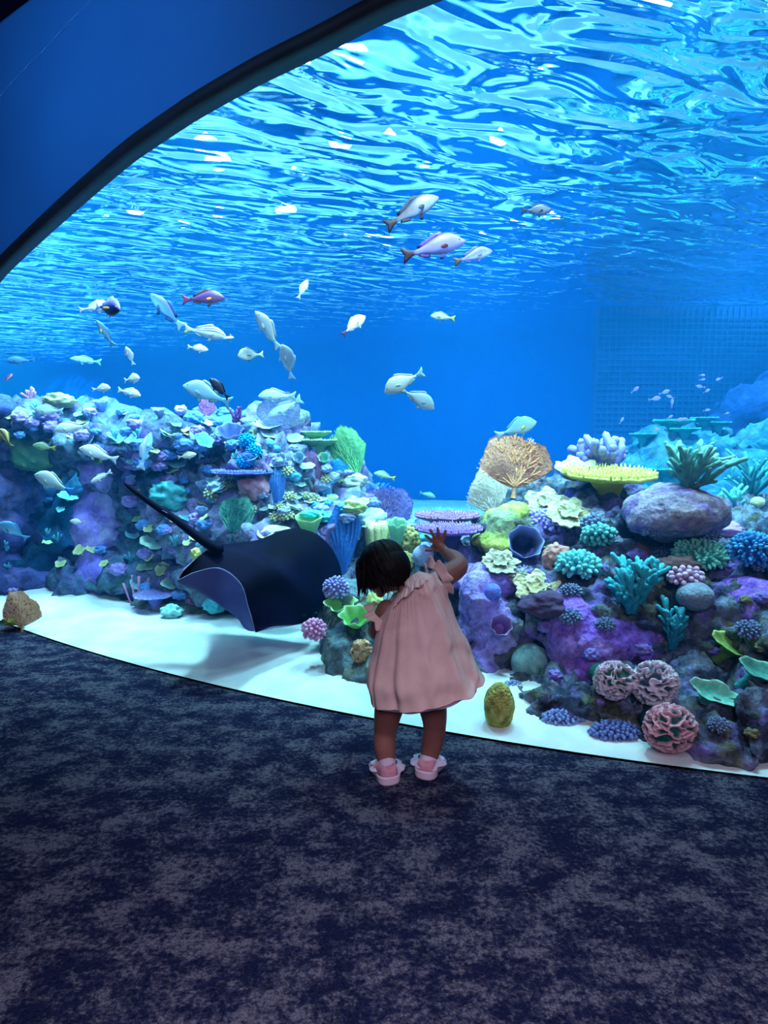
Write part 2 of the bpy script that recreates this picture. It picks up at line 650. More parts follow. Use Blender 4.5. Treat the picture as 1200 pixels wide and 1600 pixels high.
def dmap(D):
    return float(np.interp(D, [3.0, 4.0, 4.5, 5.0, 6.0, 7.0, 8.0, 10.0], [3.0, 3.85, 4.15, 4.4, 4.7, 5.0, 5.4, 6.8]))


def rock_mass(name, label, blobs, m, voxel=0.04, amp=0.06, seed=0, floor=True, rough=1.0):
    """boulders grown together into one craggy rock; blobs: (px, py, Y, half width px, half height px, half depth m)"""
    bm = bmesh.new()
    for (px, py, Y, a, b, d) in blobs:
        if px < 660 and Y > 4.0:
            Y = dmap(Y)
        c = at(px, py, Y)
        s = Y / FPX
        M = Matrix.Translation(c) @ Matrix.Diagonal((a * s, d, b * s, 1))
        bmesh.ops.create_icosphere(bm, subdivisions=3, radius=1.0, matrix=M)
    me = bpy.data.meshes.new('tmp')
    bm.to_mesh(me)
    bm.free()
    o = bpy.data.objects.new('tmp', me)
    COL.objects.link(o)
    r = o.modifiers.new('r', 'REMESH')
    r.mode = 'VOXEL'
    r.voxel_size = voxel
    dg = bpy.context.evaluated_depsgraph_get()
    me2 = bpy.data.meshes.new_from_object(o.evaluated_get(dg))
    bpy.data.objects.remove(o)
    nvt = len(me2.vertices)
    P = np.zeros(nvt * 3)
    me2.vertices.foreach_get('co', P)
    P = P.reshape(-1, 3)
    Nn = np.zeros(nvt * 3)
    me2.vertices.foreach_get('normal', Nn)
    Nn = Nn.reshape(-1, 3)
    big = fbm(P, 3.2, 3, seed)
    cr = 1 - np.abs(fbm(P * np.array([1, 1, 1.7]), 6.5, 3, seed + 11)) * 3.0      # ledges and ridges
    sm = fbm(P, 17, 3, seed + 23)
    pit = np.clip(vnoise(P, 9.0, seed + 61) - 0.25, 0, 1) * 1.5 + np.clip(vnoise(P, 19.0, seed + 67) - 0.3, 0, 1) * 0.8
    fine = 1 - np.abs(vnoise(P, 26.0, seed + 71)) * 3
    P = P + Nn * (amp * 1.5 * big + amp * 0.50 * cr + amp * 0.8 * rough * sm + amp * .22 * rough * fine - amp * 1.6 * rough * pit)[:, None]
    ledge = vnoise(P * np.array([0.6, 0.6, 1.0]), 7.0, seed + 40)
    P[:, :2] += Nn[:, :2] * (amp * 0.8 * ledge)[:, None]
    if floor:
        gy = np.interp(P[:, 0], XS, [wall_y(x) for x in XS]) + 0.03
        P[:, 1] = np.where(P[:, 2] < 2.7, np.maximum(P[:, 1], gy), P[:, 1])
        P[:, 2] = np.maximum(P[:, 2], -0.05)
    me2.vertices.foreach_set('co', P.ravel())
    me2.update()
    me2.name = name
    o = link_mesh(name, me2, m)
    tag(o, label, 'rock')
    REEF.append((P, [tuple(p.vertices) for p in me2.polygons]))
    return o


GREYBLUE, SLATE, VIOLET, OLIVE, TEALR, DARKR = S(150, 165, 190), S(86, 96, 118), S(150, 120, 205), S(140, 145, 105), S(95, 150, 165), S(40, 44, 58)
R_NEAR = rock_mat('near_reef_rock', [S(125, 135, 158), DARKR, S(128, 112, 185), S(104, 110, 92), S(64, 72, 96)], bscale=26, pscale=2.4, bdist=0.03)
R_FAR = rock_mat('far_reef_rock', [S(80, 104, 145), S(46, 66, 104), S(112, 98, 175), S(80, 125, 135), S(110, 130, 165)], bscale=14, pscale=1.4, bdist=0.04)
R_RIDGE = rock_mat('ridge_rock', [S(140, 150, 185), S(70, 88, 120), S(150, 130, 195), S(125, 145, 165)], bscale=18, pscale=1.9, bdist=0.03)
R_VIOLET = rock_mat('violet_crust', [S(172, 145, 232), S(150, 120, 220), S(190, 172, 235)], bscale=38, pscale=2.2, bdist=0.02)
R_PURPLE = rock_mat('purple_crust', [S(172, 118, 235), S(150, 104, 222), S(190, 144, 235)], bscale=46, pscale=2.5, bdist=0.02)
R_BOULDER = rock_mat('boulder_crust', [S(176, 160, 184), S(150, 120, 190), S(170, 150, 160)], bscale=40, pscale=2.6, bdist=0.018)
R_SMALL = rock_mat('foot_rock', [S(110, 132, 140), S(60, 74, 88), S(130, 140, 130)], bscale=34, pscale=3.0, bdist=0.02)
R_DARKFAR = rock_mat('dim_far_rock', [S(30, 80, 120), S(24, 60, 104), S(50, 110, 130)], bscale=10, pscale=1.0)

rock_mass('reef_rock', 'long craggy reef slope beside the window, carrying pink folded corals and purple slabs', [
    (1130, 1140, 2.35, 150, 62, .25), (1000, 1115, 2.5, 125, 72, .26), (890, 1100, 2.62, 100, 62, .25), (815, 1100, 2.75, 70, 42, .2), (1230, 1140, 2.25, 110, 80, .25), (1120, 1110, 2.62, 170, 95, .42), (1000, 1110, 2.72, 130, 85, .36), (880, 1095, 2.86, 100, 62, .33), (1260, 1010, 2.75, 150, 150, .5),
    (1110, 980, 3.05, 170, 120, .5), (930, 985, 3.15, 150, 120, .5), (790, 1010, 3.2, 90, 95, .36), (720, 1040, 3.1, 70, 60, .3),
    (830, 875, 3.7, 100, 75, .45), (950, 860, 3.65, 150, 85, .5), (1090, 885, 3.45, 150, 50, .5), (1200, 860, 3.8, 110, 70, .5),
    (780, 890, 3.75, 70, 90, .4), (850, 800, 4.0, 55, 40, .35), (920, 790, 3.95, 80, 45, .35), (1170, 810, 4.1, 80, 35, .4),
    (700, 930, 3.6, 60, 90, .35), (1060, 1040, 2.9, 90, 90, .4)], R_NEAR, voxel=0.019, amp=0.055, seed=3, rough=1.2)
rock_mass('reef_rock', 'low blue-grey foot rock on the sand beside the child, with a pink knobbly coral', [
    (548, 1015, 3.1, 52, 50, .26), (590, 1035, 3.0, 55, 45, .28), (600, 975, 3.3, 60, 62, .25), (560, 955, 3.35, 40, 45, .2), (640, 1060, 2.95, 60, 38, .25)],
    R_SMALL, voxel=0.022, amp=0.04, seed=8)
rock_mass('reef_rock', 'pale blue-lilac reef ridge behind the stingray, falling to the right', [
    (450, 830, 4.9, 160, 85, .7), (430, 730, 5.3, 75, 58, .6), (540, 810, 4.8, 60, 62, .5), (345, 800, 5.5, 110, 85, .6), (500, 745, 5.1, 70, 45, .5),
    (620, 880, 4.3, 70, 62, .4), (500, 910, 4.5, 90, 62, .5), (395, 895, 5.0, 120, 66, .5), (690, 900, 4.2, 60, 60, .4), (700, 850, 5.0, 85, 42, .5), (430, 680, 5.6, 45, 28, .4), (300, 905, 5.5, 70, 62, .45)],
    R_RIDGE, voxel=0.034, amp=0.085, seed=13)
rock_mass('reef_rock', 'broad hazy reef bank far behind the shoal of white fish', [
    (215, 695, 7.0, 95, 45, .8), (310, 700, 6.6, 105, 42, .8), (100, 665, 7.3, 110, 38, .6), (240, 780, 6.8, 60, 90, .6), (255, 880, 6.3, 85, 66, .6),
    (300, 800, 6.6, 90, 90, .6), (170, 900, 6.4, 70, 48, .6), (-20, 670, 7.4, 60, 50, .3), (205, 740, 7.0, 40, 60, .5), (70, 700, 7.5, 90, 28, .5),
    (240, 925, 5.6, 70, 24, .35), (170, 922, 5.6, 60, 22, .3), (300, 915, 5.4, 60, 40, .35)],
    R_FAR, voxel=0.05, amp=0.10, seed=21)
rock_mass('reef_rock', 'blue-violet rock pillar between the dark cave mouth and the far bank', [
    (166, 735, 5.9, 36, 60, .3), (162, 830, 5.8, 38, 60, .3), (165, 895, 5.6, 46, 40, .3)],
    rock_mat('pillar_crust', [S(165, 145, 240), S(140, 125, 232), S(190, 180, 240)], bscale=10, pscale=1.2), voxel=0.05, amp=0.05, seed=27)
rock_mass('reef_rock', 'dusky purple rock pillar at the outer side of the dark cave mouth', [
    (5, 760, 6.8, 34, 60, .4), (0, 850, 6.7, 48, 70, .3), (20, 915, 5.6, 60, 24, .25), (-40, 800, 7.6, 60, 120, .25)],
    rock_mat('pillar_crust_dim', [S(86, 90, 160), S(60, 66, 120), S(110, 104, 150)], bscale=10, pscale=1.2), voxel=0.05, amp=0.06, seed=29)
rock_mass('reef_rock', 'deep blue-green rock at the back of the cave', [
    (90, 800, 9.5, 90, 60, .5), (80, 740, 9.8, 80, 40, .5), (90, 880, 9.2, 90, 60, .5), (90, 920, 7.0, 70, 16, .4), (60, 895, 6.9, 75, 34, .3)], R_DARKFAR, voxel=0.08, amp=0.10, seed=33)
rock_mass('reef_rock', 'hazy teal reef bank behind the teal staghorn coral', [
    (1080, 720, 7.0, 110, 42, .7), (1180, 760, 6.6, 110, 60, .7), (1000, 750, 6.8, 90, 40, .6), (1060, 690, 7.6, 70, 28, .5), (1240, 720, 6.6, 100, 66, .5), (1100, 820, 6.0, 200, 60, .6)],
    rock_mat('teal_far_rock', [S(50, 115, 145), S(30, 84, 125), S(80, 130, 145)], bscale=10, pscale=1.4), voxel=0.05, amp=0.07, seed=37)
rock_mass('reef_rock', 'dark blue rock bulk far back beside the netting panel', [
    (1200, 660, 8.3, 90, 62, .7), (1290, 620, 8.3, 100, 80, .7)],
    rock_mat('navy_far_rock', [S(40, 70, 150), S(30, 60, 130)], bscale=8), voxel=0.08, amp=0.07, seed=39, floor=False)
rock_mass('rubble_rock', 'small flat rubble rock on the sand below the pink tube sponges', [
    (300, 955, 4.35, 45, 16, .2), (340, 950, 4.4, 40, 20, .2), (262, 948, 4.5, 35, 18, .2), (228, 950, 4.5, 32, 14, .16), (380, 960, 4.3, 40, 20, .2)],
    R_SMALL, voxel=0.025, amp=0.035, seed=41)
# single crusted stones leaning on the slope
rock_mass('purple_slab', 'large bright purple ridged rock slab in the middle of the near slope', [
    (925, 1000, 2.80, 78, 62, .22), (975, 1000, 2.82, 55, 42, .2), (890, 960, 2.86, 42, 45, .2), (920, 1040, 2.74, 60, 30, .18)], R_PURPLE, voxel=0.016, amp=0.026, seed=51, rough=0.6)
rock_mass('purple_slab', 'smooth purple rock slab under the blue knobbly coral', [
    (1180, 940, 2.72, 52, 44, .2), (1235, 930, 2.72, 50, 50, .2)], R_PURPLE, voxel=0.016, amp=0.02, seed=53, rough=0.6)
rock_mass('violet_rock', 'tall pitted violet rock column behind the child, right of the dress', [
    (770, 905, 3.15, 42, 30, .16), (748, 950, 3.02, 34, 60, .16), (775, 985, 3.0, 40, 50, .16), (755, 1040, 2.95, 26, 42, .14), (715, 900, 3.3, 40, 24, .16)],
    R_VIOLET, voxel=0.016, amp=0.022, seed=55)
rock_mass('boulder', 'rounded grey and purple boulder below the teal staghorn coral', [
    (1050, 800, 3.1, 72, 42, .28), (1090, 800, 3.1, 36, 30, .2), (1010, 805, 3.08, 34, 32, .2)], R_BOULDER, voxel=0.018, amp=0.022, seed=57, rough=0.6)
rock_mass('yellow_slab', 'lumpy yellow-green encrusted slab below the pale sea fan', [
    (785, 818, 3.55, 34, 34, .16), (775, 848, 3.5, 36, 20, .16), (805, 800, 3.6, 24, 18, .14)],
    rock_mat('yellow_crust', [S(205, 205, 100), S(180, 190, 90), S(160, 175, 130)], bscale=34, pscale=2.2), voxel=0.018, amp=0.022, seed=59, rough=0.7)
rock_mass('purple_boulder', 'dull purple boulder on top of the far bank', [
    (305, 665, 6.0, 34, 17, .25), (285, 672, 6.0, 18, 12, .2)], R_PURPLE, voxel=0.03, amp=0.03, seed=61)
VV, FF = [], []
for P, fs in REEF:
    o = len(VV)
    VV += [tuple(p) for p in P]
    FF += [tuple(i + o for i in q) for q in fs]
BVH = BVHTree.FromPolygons(VV, FF)
GV, GF = [], []


def hit(px, py, default=4.5):
    """where the line of sight through this place meets rock or sand"""
    d = cam_ray(px, py).normalized()
    o = Vector((0, 0, CAM_H))
    loc, nor, idx, dist = BVH.ray_cast(o, d, 30)
    if loc is None:
        if d.z < 0:
            p = on_z(px, py, 0.01)
            if p.y < 16:
                return p, Vector((0, 0, 1))
        return at(px, py, default), Vector((0, 0, 1))
    if nor.dot(d) > 0:
        nor = -nor
    return loc, nor


# ---------------------------------------------------------------- corals
def cmat(base, tip=None, key=None, bump=0.5, bscale=60, rough=0.75, trans=0.0, vor=True, bdist=0.006, holes=0):
    """coral skin: one colour in the hollows, another on the tips (attribute h holds how far out a point lies)"""
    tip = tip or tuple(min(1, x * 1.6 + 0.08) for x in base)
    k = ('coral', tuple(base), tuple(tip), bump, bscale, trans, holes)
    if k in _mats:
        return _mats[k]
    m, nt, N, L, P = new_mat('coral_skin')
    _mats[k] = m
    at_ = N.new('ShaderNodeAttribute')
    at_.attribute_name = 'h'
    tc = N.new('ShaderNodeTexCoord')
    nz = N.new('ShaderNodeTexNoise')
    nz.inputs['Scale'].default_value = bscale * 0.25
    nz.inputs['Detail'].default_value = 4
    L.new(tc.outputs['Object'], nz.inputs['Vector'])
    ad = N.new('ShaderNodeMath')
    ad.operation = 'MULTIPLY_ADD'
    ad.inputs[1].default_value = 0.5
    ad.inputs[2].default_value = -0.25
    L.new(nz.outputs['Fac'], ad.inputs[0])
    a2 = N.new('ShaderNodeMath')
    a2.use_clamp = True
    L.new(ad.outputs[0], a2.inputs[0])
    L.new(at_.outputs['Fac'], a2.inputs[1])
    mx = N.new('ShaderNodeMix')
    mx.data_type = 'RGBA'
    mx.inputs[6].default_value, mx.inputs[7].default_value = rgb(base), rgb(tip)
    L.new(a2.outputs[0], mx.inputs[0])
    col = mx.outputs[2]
    v = N.new('ShaderNodeTexVoronoi' if vor else 'ShaderNodeTexNoise')
    v.inputs['Scale'].default_value = bscale
    L.new(tc.outputs['Object'], v.inputs['Vector'])
    if holes:
        mr = N.new('ShaderNodeMapRange')
        mr.inputs[1].default_value, mr.inputs[2].default_value = 0.18, 0.30
        L.new(v.outputs[0], mr.inputs[0])
        m2 = N.new('ShaderNodeMix')
        m2.data_type = 'RGBA'
        m2.inputs[6].default_value = rgb(tuple(x * (0.12 if holes == 1 else 0.5) for x in base))
        L.new(mr.outputs[0], m2.inputs[0])
        L.new(col, m2.inputs[7])
        col = m2.outputs[2]
    L.new(col, P.inputs['Base Color'])
    P.inputs['Roughness'].default_value = rough
    P.inputs['Specular IOR Level'].default_value = 0.2
    b = N.new('ShaderNodeBump')
    b.inputs['Strength'].default_value = bump
    b.inputs['Distance'].default_value = bdist
    L.new(v.outputs[0], b.inputs['Height'])
    L.new(b.outputs[0], P.inputs['Normal'])
    if trans:
        tr = N.new('ShaderNodeBsdfTranslucent')
        L.new(col, tr.inputs[0])
        ms = N.new('ShaderNodeMixShader')
        ms.inputs[0].default_value = trans
        L.new(P.outputs[0], ms.inputs[1])
        L.new(tr.outputs[0], ms.inputs[2])
        L.new(ms.outputs[0], N['Material Output'].inputs[0])
    return m


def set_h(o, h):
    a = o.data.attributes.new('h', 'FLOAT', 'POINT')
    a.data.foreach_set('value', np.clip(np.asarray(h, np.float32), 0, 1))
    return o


def disc_part(name, m, root, rx, ry, cup=0.15, thick=0.04, wav=0.05, lobes=7, knob=0.0, nu=56, nv=14, seed=0, z0=0.0, roll=0.0, slope=0.0, zw=0.9):
    """a plate: top and underside, wavy rim; cup>0 turns the rim up"""
    R = max(rx, ry)
    ph = random.random() * 9
    V, H = [], []
    rr = np.linspace(0, 1, nv)
    layers = [(1, r) for r in rr] + [(0, r) for r in rr[::-1]]
    for top, r in layers:
        for i in range(nu):
            a = 2 * PI * i / nu
            w = 1 + wav * math.sin(lobes * a + ph) + wav * 0.6 * math.sin((lobes * 2 + 3) * a + ph * 2) + wav * .5 * math.sin(5 * a + 1)
            x, y = rx * r * w * math.cos(a), ry * r * w * math.sin(a)
            z = cup * R * r ** 2.2 + wav * zw * R * r ** 3 * math.sin(lobes * a + ph + 1) + slope * x
            if roll:
                z += roll * R * max(0, r - .75) * 2
            t = thick * R * (1 - 0.75 * r ** 2) + 0.012 * R
            if top:
                k = knob * R * (0.5 + 0.5 * mnoise.noise(Vector((x, y, seed)) * (9 / R))) if knob else 0
                V.append((x, y, z0 + z + k))
                H.append(0.25 + 0.75 * r ** 3 + (k / (knob * R) - 0.5 if knob else 0))
            else:
                V.append((x * 0.985, y * 0.985, z0 + z - t * 2))
                H.append(0.0)
    o = mesh_obj(name, V, grid_faces(nu, len(layers), wrap_u=True), m, root)
    return set_h(o, H)


def stem_part(m, root, r0, r1, z0, z1, name='stem'):
    mb = MB()
    mb.tube([(0, 0, z0), (0.1 * r0, 0, (z0 + z1) / 2), (0, 0, z1)], [r0, (r0 + r1) * .42, r1], n=12, cap=False)
    return set_h(mb.build(name, m, root), np.full(len(mb.v), 0.1))


def cup_mesh(name, m, root, r, h, flare=1.0, ruf=0.12, lobes=5, r0=0.25, nu=44, nv=10, wall=0.05, slit=0.0):
    V, H = [], []
    ph = random.random() * 7
    for inner in (0, 1):
        js = range(nv) if not inner else range(nv - 1, -1, -1)
        for j in js:
            t = j / (nv - 1)
            for i in range(nu):
                a = 2 * PI * i / nu
                rad = r * (r0 + (1 - r0) * t ** flare) * (1 + ruf * t ** 2 * math.sin(lobes * a + ph) + ruf * .4 * t ** 2 * math.sin(2 * lobes * a + 1))
                rad -= wall * r * inner * (1.2 - t * 0.8)
                z = h * t * (1 + 0.5 * ruf * t * math.sin(lobes * a + ph + 2)) + (wall * h * 0.6 if inner and j == 0 else 0)
                if inner:
                    z = max(z, h * 0.12)
                V.append((rad * math.cos(a) * (0 if inner and j == 0 else 1), rad * math.sin(a) * (0 if inner and j == 0 else 1), z))
                H.append((0.9 * t ** 3) if inner else 0.3 + 0.7 * t ** 2)
    o = mesh_obj(name, V, grid_faces(nu, 2 * nv, wrap_u=True), m, root)
    return set_h(o, H)


def ball_mesh(name, m, root, r, amp=0.05, freq=3, nu=40, nv=24, kind='fbm', seed=1, squash=(1, 1, 1), zc=0.6):
    V = []
    for j in range(nv + 1):
        th = PI * j / nv
        for i in range(nu):
            a = 2 * PI * i / nu
            V.append((math.sin(th) * math.cos(a), math.sin(th) * math.sin(a), math.cos(th)))
    V = np.array(V)
    if kind == 'maze':          # ridges that wander and meet, with grooves between
        w = V + 0.22 * np.stack([vnoise(V, 2.2, seed + k) for k in range(3)], 1)
        f = vnoise(w, freq, seed + 9)
        h = np.clip(1 - np.abs(f) * 3.2, 0, 1) ** 0.7
    elif kind == 'ridge':
        h = 0.5 + 0.5 * np.sin(V[:, 2] * freq * 3 + 2 * vnoise(V, 3, seed))
    else:
        h = 0.5 + 0.9 * fbm(V, freq, 3, seed)
    R = r * (1 + amp * (h - 0.5))
    P = V * R[:, None] * np.array(squash)
    P[:, 2] += r * zc * squash[2]
    o = mesh_obj(name, P, grid_faces(nu, nv + 1, wrap_u=True), m, root)
    return set_h(o, h)


def knob_mesh(name, m, root, rx, ry, rz, n, kr, seed=1, dome=0.75, long=1.3, res=(6, 5)):
    """a mound crowded with rounded knobs"""
    r_ = random.Random(seed)
    mb = MB()
    H = []
    mb.ball((0, 0, 0), (rx * .82, ry * .82, rz * .82), 18, 10)
    H += [0.0] * len(mb.v)
    g = PI * (3 - math.sqrt(5))
    for i in range(n):
        t = (i + 0.5) / n
        zz = 1 - t * (1 + (1 - dome))
        if zz < -0.6:
            break
        rr = math.sqrt(max(0, 1 - zz * zz))
        a = g * i + r_.uniform(-.15, .15)
        d = Vector((rr * math.cos(a), rr * math.sin(a), zz))
        nrm = Vector((d.x / rx, d.y / ry, d.z / rz)).normalized()
        c = Vector((d.x * rx, d.y * ry, d.z * rz)) * r_.uniform(0.84, 0.98)
        q = nrm.to_track_quat('Z', 'Y')
        k = kr * r_.uniform(0.8, 1.25)
        b0 = len(mb.v)
        mb.ball(c, (k, k, k * long), res[0], res[1], q)
        for j in range(res[1] + 1):
            H += [1 - j / res[1] * 1.1] * res[0]
    o = mb.build(name, m, root)
    return set_h(o, H)


def branch_coral(root, m, R, Ht, n=7, thick=0.07, seed=1, levels=2, spread=0.8, stub=0.3, planar=False, name='branch', bend=0.3, sub=(3, 5)):
    """each main branch is a part of its own"""
    r_ = random.Random(seed)
    for b in range(n):
        mb, H = MB(), []
        az = 2 * PI * b / n + r_.uniform(-.3, .3)
        tilt = spread * r_.uniform(0.25, 1.0) if b else 0.1
        d = Vector((math.cos(az) * math.sin(tilt), (0.25 if planar else 1) * math.sin(az) * math.sin(tilt), math.cos(tilt))).normalized()

        def grow(p, d, L, rad, lev):
            k = 5
            pts, p0, dd = [p.copy()], p.copy(), d.copy()
            for s in range(k):
                dd = (dd + Vector((r_.uniform(-1, 1), r_.uniform(-1, 1) * (.3 if planar else 1), r_.uniform(-.4, 1))) * bend * 0.35).normalized()
                p0 = p0 + dd * (L / k)
                pts.append(p0.copy())
            rads = [rad * (1 - 0.22 * i / k) * r_.uniform(.88, 1.15) for i in range(k + 1)]
            o = len(mb.v)
            mb.tube(pts, rads, n=7 if lev == 0 else 6)
            H.extend([min(1, 0.15 + 0.85 * (max(0, v[2]) / Ht) ** 1.5) for v in mb.v[o:]])
            if lev < levels:
                for s in range(r_.randint(*sub)):
                    t = r_.uniform(0.25, 1.0)
                    i = min(k - 1, int(t * k))
                    side = dd.orthogonal().normalized()
                    side.rotate(Quaternion(dd, r_.uniform(0, 2 * PI)))
                    if planar:
                        side.y *= 0.3
                    nd = (dd * 0.8 + side * 0.9 + Vector((0, 0, .3))).normalized()
                    grow(pts[i], nd, L * r_.uniform(stub, stub * 1.7), rad * 0.8, lev + 1)
        L0 = Ht * r_.uniform(0.6, 0.95)
        grow(Vector((r_.uniform(-.12, .12) * R, r_.uniform(-.12, .12) * R, -0.05 * Ht)), d, L0, thick * R, 0)
        o = mb.build(name, m, root)
        set_h(o, H)


def fan_part(name, m, root, W, Hh, seed=1, rib=0.0, curve=0.15, nu=52, nv=26, ang=1.25, th=0.006, notch=0.09, lean=0.0, wide=0.75):
    """fan blade in the xz plane: a thin curved sheet with lobed rim"""
    V, Hs = [], []
    ph = seed * 1.7
    for side in (1, -1):
        for j in range(nv):
            t = 0.03 + 0.97 * j / (nv - 1)
            for i in range(nu):
                u = -1 + 2 * i / (nu - 1)
                a = u * ang
                rim = (1 - 0.10 * abs(u) ** 3) * (1 + notch * math.sin(5 * u + ph) * 0.8 + notch * 0.3 * math.sin(13 * u + ph * 2) + notch * .16 * math.sin(41 * u + ph))
                r = t * rim
                x, z = W * 0.5 * r ** wide * math.sin(a) / math.sin(min(ang, PI / 2)), Hh * r * (math.cos(a) * 0.8 + 0.2)
                rb = math.sin(u * 24 + 2.5 * math.sin(t * 5 + u * 3)) * rib * min(1, t * 2)
                y = curve * W * (x / W * 2) ** 2 * 0.5 + 0.05 * W * math.sin(5 * t + 3 * u + ph) * t + side * th * (1.2 - t) + rb * W * 0.02 + lean * z
                V.append((x, y, z))
                Hs.append(0.25 + 0.75 * t ** 2 * (0.6 + 0.4 * math.sin(u * 24)))
    F = grid_faces(nu, nv) + grid_faces(nu, nv, off=nu * nv)
    o2 = nu * nv
    F += [((nv - 1) * nu + i, (nv - 1) * nu + i + 1, o2 + (nv - 1) * nu + i + 1, o2 + (nv - 1) * nu + i) for i in range(nu - 1)]
    for i in (0, nu - 1):
        F += [(j * nu + i, (j + 1) * nu + i, o2 + (j + 1) * nu + i, o2 + j * nu + i) for j in range(nv - 1)]
    o = mesh_obj(name, V, F, m, root)
    return set_h(o, Hs)


def fan_lace(name, m, root, W, Hh, seed=1, n=9, r0=0.012, ang=1.2, curve=0.15, lv=3, y0=0.0):
    """branching veins in the plane of a fan, each forking outwards"""
    r_ = random.Random(seed)
    mb = MB()

    def Yc(x):
        return curve * W * (x / W * 2) ** 2 * 0.5 + y0

    def go(x, z, a, L, rad, lev):
        pts = []
        for k in range(5):
            pts.append((x, Yc(x), z))
            a += r_.uniform(-.12, .12)
            x += math.sin(a) * L / 4 * W / Hh * 0.6
            z += math.cos(a) * L / 4
            if (x / (W * .52)) ** 2 + (z / Hh) ** 2 > 1.03 or z < 0:
                break
        if len(pts) > 1:
            mb.tube(pts, [rad * (1 - .12 * i) for i in range(len(pts))], n=5)
        if lev < lv and len(pts) == 5:
            for s in (-1, 1):
                go(x, z, a + s * r_.uniform(.18, .5), L * r_.uniform(.62, .9), rad * .66, lev + 1)
            if lev < 2:
                go(pts[2][0], pts[2][2], a + r_.choice((-1, 1)) * .55, L * .7, rad * .6, lev + 1)
    for b in range(n):
        a = ang * (-1 + 2 * (b + .5) / n)
        go(0, 0.01, a * .95, Hh * r_.uniform(.30, .4), r0, 0)
    if not mb.v:
        return None
    return set_h(mb.build(name, m, root), np.full(len(mb.v), .8))


def tubes_part(root, m, n, R, Ht, rad, seed=1, name='tube', lean=0.25):
    """upright open-topped tubes, each a part"""
    r_ = random.Random(seed)
    for i in range(n):
        a, q = 2 * PI * i / n, R * r_.uniform(.3, 1)
        x, y = q * math.cos(a), q * math.sin(a) * .6
        h = Ht * r_.uniform(.65, 1)
        w = rad * r_.uniform(.85, 1.15)
        V, nu_ = [], 12
        prof_ = [(0.8, -0.1), (0.9, .3), (1, .7), (1.08, 1.0), (.8, 1.0), (.7, .8), (0.02, .75)]
        for (s, t) in prof_:
            for k in range(nu_):
                b = 2 * PI * k / nu_
                V.append((x + w * s * math.cos(b) + lean * x * t * 1.2, y + w * s * math.sin(b) + lean * y * t, h * t))
        o = mesh_obj(name, V, grid_faces(nu_, len(prof_), wrap_u=True), m, root)
        set_h(o, [.1 + .9 * max(0, t) if k < 4 else .2 for k, (s, t) in enumerate(prof_) for _ in range(nu_)])


def tuft_part(root, m, n, R, Ht, rad, seed=1, name='tentacles'):
    r_ = random.Random(seed)
    mb, H = MB(), []
    for i in range(n):
        a, q = r_.uniform(0, 2 * PI), r_.uniform(0, 1)
        d = Vector((math.cos(a) * q, math.sin(a) * q * .6, 1.0))
        p = Vector((math.cos(a) * q * R * .3, math.sin(a) * q * R * .3, -.02))
        pts = [p + d * (Ht * t * r_.uniform(.9, 1)) * .8 + Vector((r_.uniform(-1, 1), r_.uniform(-1, 1), 0)) * R * .06 for t in (0, .3, .6, .9)]
        o = len(mb.v)
        mb.tube(pts, [rad, rad * .9, rad * .8, rad * .6], n=5)
        H += [max(0, min(1, v[2] / Ht)) for v in mb.v[o:]]
    return set_h(mb.build(name, m, root), H)


def up_quat(nor, k=0.5, spin=0.0):
    z = (nor * k + Vector((0, 0, 1)) * (1 - k)).normalized()
    q = z.to_track_quat('Z', 'Y')
    return q @ Quaternion((0, 0, 1), spin)


def face_quat(yaw=0.0, roll=0.0, pitch=0.0):
    """upright thing whose flat side (xz plane) faces the window; roll tips it in that plane"""
    return Quaternion((0, 0, 1), yaw) @ Quaternion((0, 1, 0), roll) @ Quaternion((1, 0, 0), pitch)


_k = [100]


